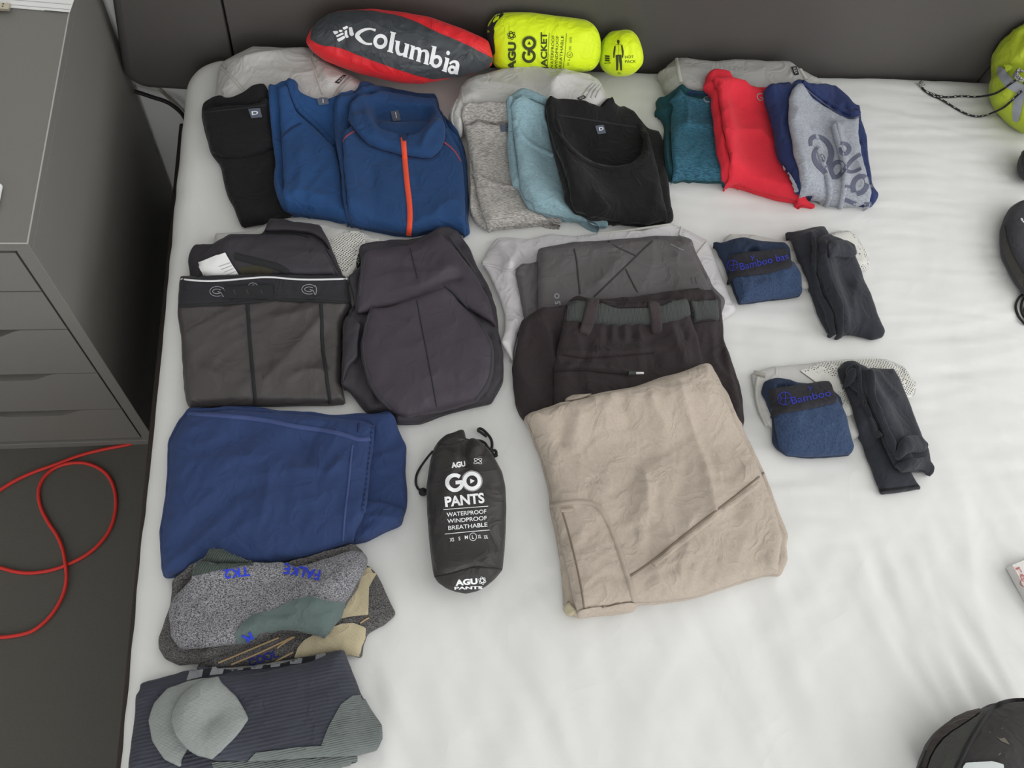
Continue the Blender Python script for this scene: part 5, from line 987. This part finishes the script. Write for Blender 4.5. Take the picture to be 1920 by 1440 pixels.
c = layer('leg_panel', kK((455, 68), (580, 62), (700, 52), (900, 62), (1150, 84), (1350, 105), (1560, 120), (1640, 150), (1652, 200), (1635, 330), (1620, 450), (1608, 600), (1604, 700), (1560, 800), (1538, 830), (1522, 918), (1300, 1010), (900, 1080), (560, 1100), (370, 1130), (308, 1140), (290, 1060), (284, 1000), (282, 850), (306, 700), (320, 550), (330, 400), (330, 285), (402, 135)), .016, 'navy', t, wr=[(.0026, .14, .045, .5), (.0012, .06, .02, 1.3)], feats=[('ridge', kK((1160, 450), (1260, 440), (1350, 480), (1430, 410)), .010, .005), ('ridge', kK((1180, 300), (1200, 400), (1330, 470)), .014, -.004), ('ridge', kK((980, 440), (970, 600), (930, 760)), .010, .004), ('ridge', kK((620, 500), (750, 400), (880, 340)), .02, .004), ('ridge', kK((300, 1040), (380, 1050), (430, 1050)), .008, .004)])
sf = Surf(b, c, e)
seam('side_seam', kK((460, 90), (700, 102), (950, 128), (1150, 172), (1350, 198), (1480, 228), (1550, 258), (1622, 250)), .0068, 'navy_seam', t, sf, .0016); seam('hem_stitch', kK((1512, 290), (1498, 420), (1485, 560), (1462, 740), (1450, 905)), .003, 'navy_seam', t, sf, .001)
seam('hem_edge', kK((1640, 165), (1632, 300), (1612, 450), (1598, 600), (1580, 720)), .007, 'navy', t, sf, .002)
s5 = Surf(*[o for o in t.children if o.name.startswith('hem_edge')] + [b, c])
for k in range(17):
    u = k / 16; x = 1636 - 58 * u; y = 175 + 530 * u; strokes('stitch_hole', [(kK((x - 5, y), (x + 7, y + 3)), 2.6)], 'navy_dark', t, s5, .0006)
seam('tack', kK((1552, 150), (1550, 180), (1546, 208)), .003, 'navy_dark', t, sf, .001)

GT = 'thick walking socks'
t = bed_thing('walking_sock', 'dark marl walking sock with beige heel and ribbing, bottom of the pile', 'sock', kL((900, 600)), GT)
b = layer('knit_body', kL((480, 838), (520, 720), (800, 560), (1200, 330), (1450, 210), (1540, 190), (1592, 245), (1642, 350), (1708, 492), (1692, 522), (1642, 562), (1537, 622), (1510, 690), (1502, 770), (1440, 752), (1330, 737), (1080, 772), (800, 815)), .012, 'marl_dark', t, wr=[(.0015, .08, .03, .4)]); sf = Surf(b)
patch('beige_rib', kL((1530, 190), (1592, 245), (1545, 330), (1540, 500), (1440, 510), (1350, 530), (1370, 450), (1430, 360), (1490, 280)), 'sock_beige', t, sf, .0016, 4.); patch('beige_heel', kL((1250, 600), (1380, 555), (1450, 552), (1524, 580), (1516, 640), (1496, 690), (1484, 752), (1440, 742), (1330, 728), (1085, 758), (1110, 700), (1150, 655)), 'sock_beige', t, sf, .0022, 4.)
for q in (kL((620, 795), (800, 720), (990, 640)), kL((700, 805), (860, 740), (1080, 635)), kL((980, 705), (1040, 660), (1090, 635)), kL((960, 790), (1080, 730)), kL((1490, 552), (1520, 530), (1545, 518))): seam('knit_line', q, .0022, 'sock_line', t, sf, .0012)
text('knit_lettering', 'COOL', kL((815, 812))[0], kL((990, 755))[0], 14, 'royal_dark', t, sf, .02, lift=.0012)
t = bed_thing('walking_sock', 'grey marl walking sock folded under its mate with green ribbed cuff', 'sock', kL((400, 500)), GT)
b = layer('knit_body', kL((245, 640), (285, 530), (320, 420), (330, 300), (430, 180), (535, 130), (560, 80), (620, 85), (800, 160), (1000, 165), (1250, 100), (1360, 68), (1450, 65), (1500, 100), (1540, 160), (1480, 330), (1300, 620), (980, 612), (800, 695), (600, 770), (500, 805), (380, 814), (290, 772), (250, 702)), .014, 'marl_dark', t, wr=[(.0015, .08, .03, .4)]); sf = Surf(b)
patch('ribbed_cuff', kL((530, 135), (558, 80), (625, 86), (720, 115), (820, 165), (850, 260), (520, 260)), 'cuff_green', t, sf, .0018, 4.)
t = bed_thing('walking_sock', 'grey marl walking sock on top of the pile with blue knitted lettering', 'sock', kL((800, 400)), GT)
b = layer('knit_body', kL((320, 620), (310, 520), (312, 450), (340, 380), (440, 270), (458, 180), (480, 165), (640, 165), (800, 166), (1000, 168), (1100, 190), (1250, 150), (1440, 92), (1500, 105), (1541, 150), (1532, 220), (1472, 320), (1402, 430), (1372, 530), (1312, 610), (1277, 652), (1200, 632), (1100, 602), (980, 600), (880, 622), (800, 672), (700, 692), (560, 707), (420, 717), (370, 702)), .020, 'marl', t, edge=.018, wr=[(.0018, .1, .035, .3)], feats=[('ridge', kL((780, 540), (920, 520), (1030, 485)), .010, -.006), ('ridge', kL((1000, 500), (1100, 560), (1240, 600)), .012, -.004), ('ridge', kL((1050, 450), (1250, 440), (1370, 430)), .012, .004), ('ridge', kL((600, 560), (700, 620), (800, 620)), .014, .003)]); sf = Surf(b)
patch('green_instep', kL((830, 500), (960, 470), (1050, 420), (1180, 385), (1300, 420), (1395, 425), (1370, 530), (1310, 610), (1277, 650), (1200, 630), (1100, 600), (980, 598), (880, 620), (800, 665), (740, 680), (720, 620), (760, 560)), 'sock_green', t, sf, .0012, 4.); patch('ribbed_cuff', kL((448, 265), (460, 182), (482, 167), (640, 166), (800, 167), (1000, 170), (880, 190), (740, 205), (620, 225), (520, 250)), 'cuff_green', t, sf, .0014, 4.)
sf = Surf(*[o for o in t.children]); text('knit_lettering', 'TK2', kL((810, 205))[0], kL((650, 225))[0], 17, 'royal', t, sf, .025, lift=.0012); text('knit_lettering', 'FALKE', kL((1250, 232))[0], kL((1028, 188))[0], 19, 'royal', t, sf, .025, lift=.0012); text('knit_lettering', 'R', kL((818, 605))[0], kL((760, 632))[0], 20, 'royal', t, sf, .03, lift=.0014)

GP = 'ribbed sports socks'
t = bed_thing('sports_sock', 'charcoal ribbed sports sock underneath with pale grey heel, front corner', 'sock', kL((500, 1200)), GP)
b = layer('knit_body', kL((60, 1420), (75, 1300), (95, 1150), (105, 985), (130, 960), (130, 917), (250, 882), (400, 842), (490, 836), (492, 812), (700, 832), (1000, 792), (1250, 730), (1345, 712), (1390, 720), (1450, 900), (1470, 1200), (1472, 1410), (1300, 1455), (1000, 1490), (580, 1500), (300, 1490), (60, 1480)), .020, 'sport_dark', t, edge=.016, wr=[(.0014, .1, .03, .3)]); sf = Surf(b)
layer('grey_heel', kL((180, 1150), (220, 1040), (300, 950), (420, 905), (500, 890), (600, 880), (560, 1000), (480, 1250), (420, 1350), (400, 1380), (392, 1435), (280, 1385), (212, 1275)), .008, 'sport_grey', t, edge=.02, rc=5.); patch('grey_sole', kL((580, 1402), (800, 1398), (1250, 1378), (1465, 1362), (1468, 1408), (1300, 1450), (900, 1470), (600, 1470)), 'sport_sole', t, sf, .0016, 4.)
for q in ([(447, 842), (528, 836), (520, 880), (425, 905)], [(582, 826), (655, 822), (645, 865), (565, 872)], [(706, 815), (775, 808), (772, 842), (700, 850)], [(826, 808), (896, 806), (890, 832), (820, 838)], [(948, 800), (1004, 796), (998, 820), (940, 826)], [(1062, 776), (1140, 768), (1130, 800), (1060, 806)], [(1222, 748), (1282, 738), (1278, 772), (1216, 780)]): patch('grey_stripe', kL(*q), 'sport_stripe', t, sf, .0014, 4., 0)
for q in ([(530, 836), (580, 828), (562, 874), (522, 882)], [(657, 822), (704, 816), (698, 850), (648, 866)], [(777, 808), (824, 808), (818, 838), (774, 842)], [(898, 806), (946, 800), (938, 826), (892, 832)], [(1006, 796), (1060, 780), (1058, 806), (1000, 820)], [(1142, 768), (1220, 752), (1214, 780), (1132, 800)]): patch('black_stripe', kL(*q), 'sport_black', t, sf, .0012, 4., 0)
t = bed_thing('sports_sock', 'charcoal ribbed sports sock on top with pale grey toe and heel', 'sock', kL((900, 1150)), GP)
b = layer('knit_body', kL((328, 1150), (345, 1070), (400, 980), (500, 905), (620, 872), (900, 842), (1200, 772), (1340, 716), (1387, 712), (1422, 800), (1500, 990), (1550, 1080), (1622, 1180), (1627, 1260), (1592, 1332), (1480, 1362), (1250, 1372), (800, 1397), (600, 1393), (500, 1372), (420, 1322), (360, 1240)), .022, 'sport_dark', t, edge=.018, wr=[(.0014, .1, .03, .3)], feats=[('ridge', kL((540, 1150), (600, 1130), (650, 1080)), .014, -.006), ('ridge', kL((1490, 1030), (1510, 1150), (1560, 1230)), .012, -.004)]); sf = Surf(b)
layer('grey_toe', kL((330, 1150), (347, 1072), (402, 983), (502, 908), (618, 874), (650, 922), (720, 990), (770, 1070), (808, 1142), (770, 1202), (700, 1282), (640, 1342), (580, 1388), (500, 1368), (420, 1318), (362, 1238)), .008, 'sport_grey', t, edge=.03, rc=4., wr=[(.0008, .05, .02, .6)], feats=[('ridge', kL((560, 1160), (600, 1130), (640, 1080)), .012, -.006), ('ridge', kL((480, 1200), (540, 1180), (600, 1150)), .010, -.003)]); patch('grey_heel', kL((1250, 1302), (1300, 1180), (1370, 1050), (1440, 996), (1500, 992), (1550, 1082), (1618, 1180), (1622, 1258), (1588, 1328), (1480, 1358), (1250, 1368), (800, 1393), (850, 1342), (1100, 1312)), 'sport_sole', t, sf, .0014, 4., 0)

# ================================================================== rain trouser pouch
of = kN((275, 340), (300, 250), (340, 190), (400, 140), (450, 130), (500, 105), (535, 100), (548, 160), (555, 200), (570, 180), (600, 165), (650, 190), (740, 270), (780, 340), (830, 430), (856, 550), (862, 700), (857, 900), (847, 1050), (832, 1190), (770, 1262), (710, 1312), (640, 1352), (550, 1372), (470, 1357), (400, 1332), (330, 1282), (300, 1232), (285, 1130), (265, 950), (250, 750), (245, 550), (260, 430))
t = bed_thing('rain_trouser_pouch', 'black drawstring pouch with white lettering lying on the sheet', 'pouch', of)
b = inflate('pouch_body', of, (*at_z(872, 960, ZB + .030)[:2], ZB + .030), (0, 0, 1), .032, .034, 'sack_black', t, step=.005, wr=[(.0012, .08, .025, 1.3)], feats=[('ridge', kN((550, 200), (545, 280), (560, 370)), .008, -.012), ('ridge', kN((470, 300), (430, 420), (390, 600), (370, 760)), .008, .005), ('ridge', kN((340, 1160), (480, 1150), (560, 1130), (680, 1100)), .012, .004), ('ridge', kN((700, 1150), (740, 1080), (800, 1060)), .010, .004), ('ridge', kN((310, 1240), (400, 1225), (520, 1195), (650, 1165), (825, 1180)), .004, -.003), ('ridge', kN((640, 200), (600, 280), (570, 330)), .008, .006)], seedv=4.)
sf = Surf(b); z = 1 / 4.115
seam('bottom_seam', kN((312, 1240), (400, 1226), (520, 1196), (570, 1172), (650, 1167), (740, 1172), (825, 1182)), .0022, 'cord_black', t, sf, .001); seam('hem_seam', kN((335, 215), (400, 225), (470, 215), (530, 190)), .0018, 'cord_black', t, sf, .0008)
pw = 'print_white'
go_logo(kN((398, 592))[0], kN((676, 566))[0], pw, t, sf)
tx = lambda s, a, b_, h, bold=0.: text('lettering', s, kN(a)[0], kN(b_)[0], h * z, pw, t, sf, bold)
tx('PANTS', (392, 700), (694, 668), 76, .035); tx('WATERPROOF', (402, 778), (708, 752), 32, .012); tx('WINDPROOF', (408, 828), (711, 802), 32, .012); tx('BREATHABLE', (415, 880), (715, 853), 32, .012)
strokes('rule', [(kN((378, 723), (720, 697)), 1.2)], pw, t, sf); strokes('rule', [(kN((388, 912), (550, 896), (731, 880)), 1.2)], pw, t, sf)
for s, a, b_ in (('XS', (427, 970), (460, 967)), ('S', (494, 960), (508, 959)), ('M', (542, 951), (566, 949)), ('L', (597, 947), (611, 946)), ('XL', (642, 945), (667, 943)), ('XXL', (688, 948), (719, 945))): tx(s, a, b_, 28, .015)
strokes('size_circle', [(kN(*ring(604, 933, 27, 30, 18)), .9, True)], pw, t, sf)
tx('AGU', (470, 1306), (640, 1292), 42, .05); strokes('emblem', [(kN(*ring(674, 1268, 30, 13, 10, a)), .9, True) for a in (.3, 1.35, 2.4)], pw, t, sf); tx('PANTS', (462, 1336), (676, 1330), 20, .04)
tx('AGU', (440, 402), (545, 388), 40, .05); strokes('emblem', [(kN(*ring(642, 350, 34, 13, 10, a)), .9, True) for a in (-.5, .6)], pw, t, sf)
def lie(px, e=.003): return [on_heap(x, y, e) for x, y in px]
cl = lie(kN((285, 340), (250, 355), (200, 392), (168, 450), (160, 515), (178, 562), (215, 588))); cl[0][2] += .035; cl[1][2] += .02
tube('drawcord', cl, .0018, 'cord_black', t); ball('cord_stop', on_heap(*kN((218, 586))[0], .006), .0062, 'cord_black', t); tube('drawcord', [on_heap(*kN((218, 586))[0], .005), on_heap(*kN((262, 602))[0], .014)], .0024, 'cord_black', t, smooth=0)
cl = lie(kN((690, 215), (650, 150), (640, 112), (655, 92), (690, 112), (735, 160), (752, 200), (750, 250), (735, 285), (760, 262), (785, 270), (782, 305), (760, 318)), .006); cl[0][2] += .03; cl[1][2] += .015
tube('drawcord', cl, .0022, 'cord_black', t); cl = lie(kN((620, 190), (665, 190), (700, 210), (715, 240), (740, 262), (775, 315), (790, 300)), .012); tube('drawcord', cl, .0022, 'cord_black', t)

# ================================================================== right edge
og2 = kO((960, 570), (965, 430), (1020, 310), (1100, 200), (1200, 140), (1290, 105), (1500, 90), (1650, 200), (1720, 500), (1700, 900), (1600, 1200), (1450, 1330), (1300, 1310), (1210, 1252), (1140, 1192), (1040, 1082), (960, 962), (935, 850), (935, 720), (975, 680), (985, 620))
t = bed_thing('sleeping_bag_sack', 'lime green sleeping bag sack with grey straps at the right edge', 'sleeping bag', og2)
rad = [('ridge', kO((1112, 590), ((1112 + x) / 2 + 6, (590 + y) / 2), (x, y)), .007, a) for x, y, a in ((985, 470, .007), (1000, 380, -.007), (1040, 320, .007), (1080, 270, -.007), (1120, 220, .008), (1170, 200, -.007), (1220, 200, .008), (1270, 240, -.007), (1290, 330, .008))]
b = inflate('sack_body', og2, (*at_z(1925, 150, ZB + .07)[:2], ZB + .07), (-.25, -.45, .85), .075, .08, 'sleep_lime', t, step=.005, wr=[(.003, .08, .022, 1.0)], feats=rad + [('ridge', kO((965, 590), (1050, 615), (1130, 620), (1240, 600)), .012, -.016), ('ridge', kO((1050, 860), (1120, 980), (1110, 1120)), .009, .007), ('ridge', kO((1000, 780), (1060, 900), (1050, 1030)), .009, -.006), ('ridge', kO((1190, 870), (1180, 1000), (1215, 1200)), .010, -.010)])
sf = Surf(b)
patch('grey_strap', kO((1000, 595), (1060, 620), (1100, 690), (1150, 740), (1260, 790), (1320, 850), (1250, 880), (1190, 880), (1090, 830), (1030, 760), (990, 690)), 'strap_grey', t, sf, .003, 4.); patch('grey_strap', kO((1190, 880), (1290, 840), (1270, 960), (1240, 1100), (1210, 1200), (1155, 1180), (1150, 1050), (1165, 960)), 'strap_grey', t, sf, .0026, 4.); patch('gathered_neck', kO((1080, 575), (1145, 580), (1150, 660), (1120, 690), (1075, 640)), 'sleep_lime', t, sf, .005, 3.)
mat('cord_fleck', (34, 36, 44), .8, 0, heather=(190, 192, 188), hscale=380, bump=0, crease=0)
def flecked_cord(pts, parent):
    c = tube('drawcord', pts, .0020, 'cord_black', parent, step=.003); p = densify(chaikin(pts, 2, False), .0015, False); V = []; F = []; side = 1
    for i in range(2, len(p) - 4, 5):
        q = p[i:i + 4]; t_ = q[-1] - q[0]; t_ = t_ / np.linalg.norm(t_); s = np.cross(t_, [0, 0, 1]); s /= np.linalg.norm(s); u = np.cross(s, t_); side = -side; n = len(V)
        for r_ in q: V += [r_ + u * .0019 + s * (.0002 + .0011 * side) - s * .0008, r_ + u * .0022 + s * (.0002 + .0011 * side), r_ + u * .0016 + s * (.0002 + .0011 * side) + s * .0008]
        for k in range(3): F += [(n + 3 * k, n + 3 * k + 1, n + 3 * k + 4, n + 3 * k + 3), (n + 3 * k + 1, n + 3 * k + 2, n + 3 * k + 5, n + 3 * k + 4)]
    f = mesh_obj('white_fleck', V, F, 'cord_white', c); f['kind'] = 'stuff'
e1 = sf.hit(*kO((1205, 742))[0]); e2 = sf.hit(*kO((1262, 868))[0])
ca = lie(kO((165, 830), (200, 872), (270, 895), (350, 925), (450, 936), (600, 920), (750, 935)), .003)
cm = [sf.hit(*v) for v in kO((960, 900), (1050, 850), (1130, 790))]
ca += [h[0] + h[1] * .004 for h in cm if h]
if e1: ca += [e1[0] + e1[1] * .006]
flecked_cord(np.array(ca), t)
ca = lie(kO((170, 840), (260, 912), (350, 945), (430, 990), (520, 1050), (620, 1105), (700, 1135), (790, 1145), (880, 1122)), .003)
cm = [sf.hit(*v) for v in kO((1030, 1055), (1100, 1010), (1180, 940))]
ca += [h[0] + h[1] * .005 for h in cm if h]
if e2: ca += [e2[0] + e2[1] * .006]
flecked_cord(np.array(ca), t)
k0 = on_heap(*kO((160, 790))[0], .005); ball('cord_knot', k0, .0052, 'cord_fleck', t, (1.0, 1.35, .9)); ball('cord_knot', on_heap(*kO((180, 812))[0], .005), .0042, 'cord_fleck', t, (1.2, 1, .9))
if e1:
    for k in range(4): tube('cord_loop', [e1[0] + np.array([.012 * math.cos(a + k), .014 * math.sin(a + k), .004 + .003 * k]) for a in np.linspace(-1.2, 3.0, 8)], .0021, 'cord_fleck', t)
# small black ball pouch, pouch, cords, carton, backpack
circ = [(1946 + 34 * math.cos(a), 303 + 36 * math.sin(a)) for a in np.linspace(0, 2 * math.pi, 20, endpoint=False)]
t = bed_thing('black_roll', 'rounded end of a black roll below the lime green sack', 'roll', circ); b = inflate('roll_body', circ, (*at_z(1946, 303, ZB + .03)[:2], ZB + .03), (0, 0, 1), .03, .03, 'pouch_black', t, wr=[(.001, .04, .02, .4)])
seam('edge_binding', [(1918, 285), (1913, 303), (1918, 322)], .004, 'pouch_trim', t, Surf(b), .002)
o8 = kP((300, 432), (332, 330), (370, 262), (430, 215), (514, 183)) + [(1960, 380), (1990, 430), (1985, 520), (1955, 570)] + kP((540, 1080), (514, 1050), (450, 962), (380, 832), (312, 680), (302, 560))
t = bed_thing('black_pouch', 'black zipped pouch with small white print at the right edge', 'pouch', o8); b = inflate('pouch_body', o8, (*at_z(1930, 460, ZB + .022)[:2], ZB + .022), (0, 0, 1), .026, .024, 'pouch_black', t, power=.35, wr=[(.001, .06, .02, 1.)]); sf = Surf(b)
patch('side_panel', kP((305, 440), (330, 440), (345, 560), (420, 740), (514, 900), (514, 1040), (450, 955), (380, 825), (316, 680)), 'pouch_trim', t, sf, .0012, 4.); seam('piping', kP((335, 430), (350, 560), (420, 735), (514, 890)), .003, 'cord_black', t, sf, .0016)
text('lettering', 'ai', kP((478, 362))[0], kP((505, 400))[0], 5, 'print_white', t, sf, .02); text('lettering', 'o', kP((500, 392))[0], kP((514, 400))[0], 4, 'print_white', t, sf, .03)
t = bed_thing('cable_coil', 'loops of black cord below the black pouch', 'cable', [(1912, 575)])
for q in (((1935, 548), (1915, 552), (1906, 565), (1904, 578), (1910, 595), (1922, 608)), ((1930, 552), (1918, 560), (1914, 576), (1918, 592), (1930, 604)), ((1928, 560), (1920, 580), (1925, 606), (1935, 615))): tube('cord_loop', lie(q, .003), .0022, 'cord_black', t)
cz = ZB + .018; P_ = [at_z(x, y, cz) for x, y in ((1898.5, 1059), (1945, 1040), (2000, 1130), (1950, 1155))]
t = bed_thing('printed_carton', 'pale printed packet with red lettering cut off by the right edge', 'packet', [(1925, 1090)])
n_ = 4; V = [(p[0], p[1], ZB + .002) for p in P_] + [(p[0], p[1], cz) for p in P_]; cb_ = mesh_obj('box', V, [(3, 2, 1, 0), (4, 5, 6, 7)] + [(i, (i + 1) % 4, 4 + (i + 1) % 4, 4 + i) for i in range(4)], 'carton', t, False)
sf = Surf(cb_); patch('red_edge', [(1901, 1064), (1907, 1062), (1925, 1098), (1921, 1104)], 'pink_ink', t, sf, .0005, 4., 0)
text('lettering', 're', (1904, 1066), (1918, 1092), 12, 'red_ink', t, sf); strokes('lettering', [([(1922, 1084), (1914, 1088), (1913, 1096), (1920, 1100)], 1.2)], 'red_ink', t, sf)
o9 = kQ((500, 1500), (520, 1440), (600, 1252), (650, 1132), (750, 1002), (900, 882), (1050, 812), (1180, 785), (1262, 765), (1280, 722), (1400, 702), (1560, 672), (1700, 668), (1900, 700), (2100, 900), (2200, 1300), (2100, 1700), (1500, 1850), (800, 1800), (550, 1650))
t = bed_thing('backpack', 'black backpack with mesh side and white patch in the corner', 'backpack', [(1850, 1420)]); b = inflate('pack_body', o9, (*at_z(1860, 1440, ZB + .05)[:2], ZB + .05), (0, 0, 1), .06, .05, 'pack_black', t, power=.38, wr=[(.0015, .08, .03, .7)]); sf = Surf(b)
patch('rim_panel', kQ((545, 1445), (600, 1265), (660, 1140), (760, 1010), (905, 892), (1050, 825), (1200, 790), (1180, 840), (1060, 920), (900, 1030), (780, 1120), (700, 1220), (640, 1330), (600, 1450)), 'pack_rim', t, sf, .003, 5.)
patch('mesh_panel', kQ((610, 1450), (650, 1330), (710, 1225), (790, 1125), (900, 1035), (1060, 930), (1180, 850), (1230, 810), (1200, 900), (1130, 1010), (1060, 1130), (1000, 1260), (940, 1370), (900, 1450)), 'pack_mesh', t, sf, .002, 5.)
seam('edge_binding', kQ((920, 1450), (980, 1320), (1060, 1160), (1150, 1010), (1240, 870), (1340, 760), (1440, 715), (1560, 690), (1680, 688)), .006, 'cord_black', t, sf, .004)
patch('white_patch', kQ((985, 1450), (1000, 1415), (1020, 1385), (1120, 1375), (1310, 1363), (1380, 1380), (1438, 1400), (1442, 1450)), 'pack_white', t, sf, .003, 4., 0)
for q in ([(1360, 1080), (1400, 1110), (1460, 1100), (1520, 1180), (1480, 1165), (1420, 1140)], [(1285, 1030), (1310, 1045), (1300, 1055)], [(1385, 1305), (1400, 1272), (1425, 1270), (1400, 1295)], [(1415, 995), (1440, 990), (1438, 1005)]): patch('dust_mark', kQ(*q), 'dust', t, sf, .0008, 3., 0)
seam('strap', kQ((520, 1450), (560, 1370), (600, 1260)), .004, 'cord_black', t, sf, .004)
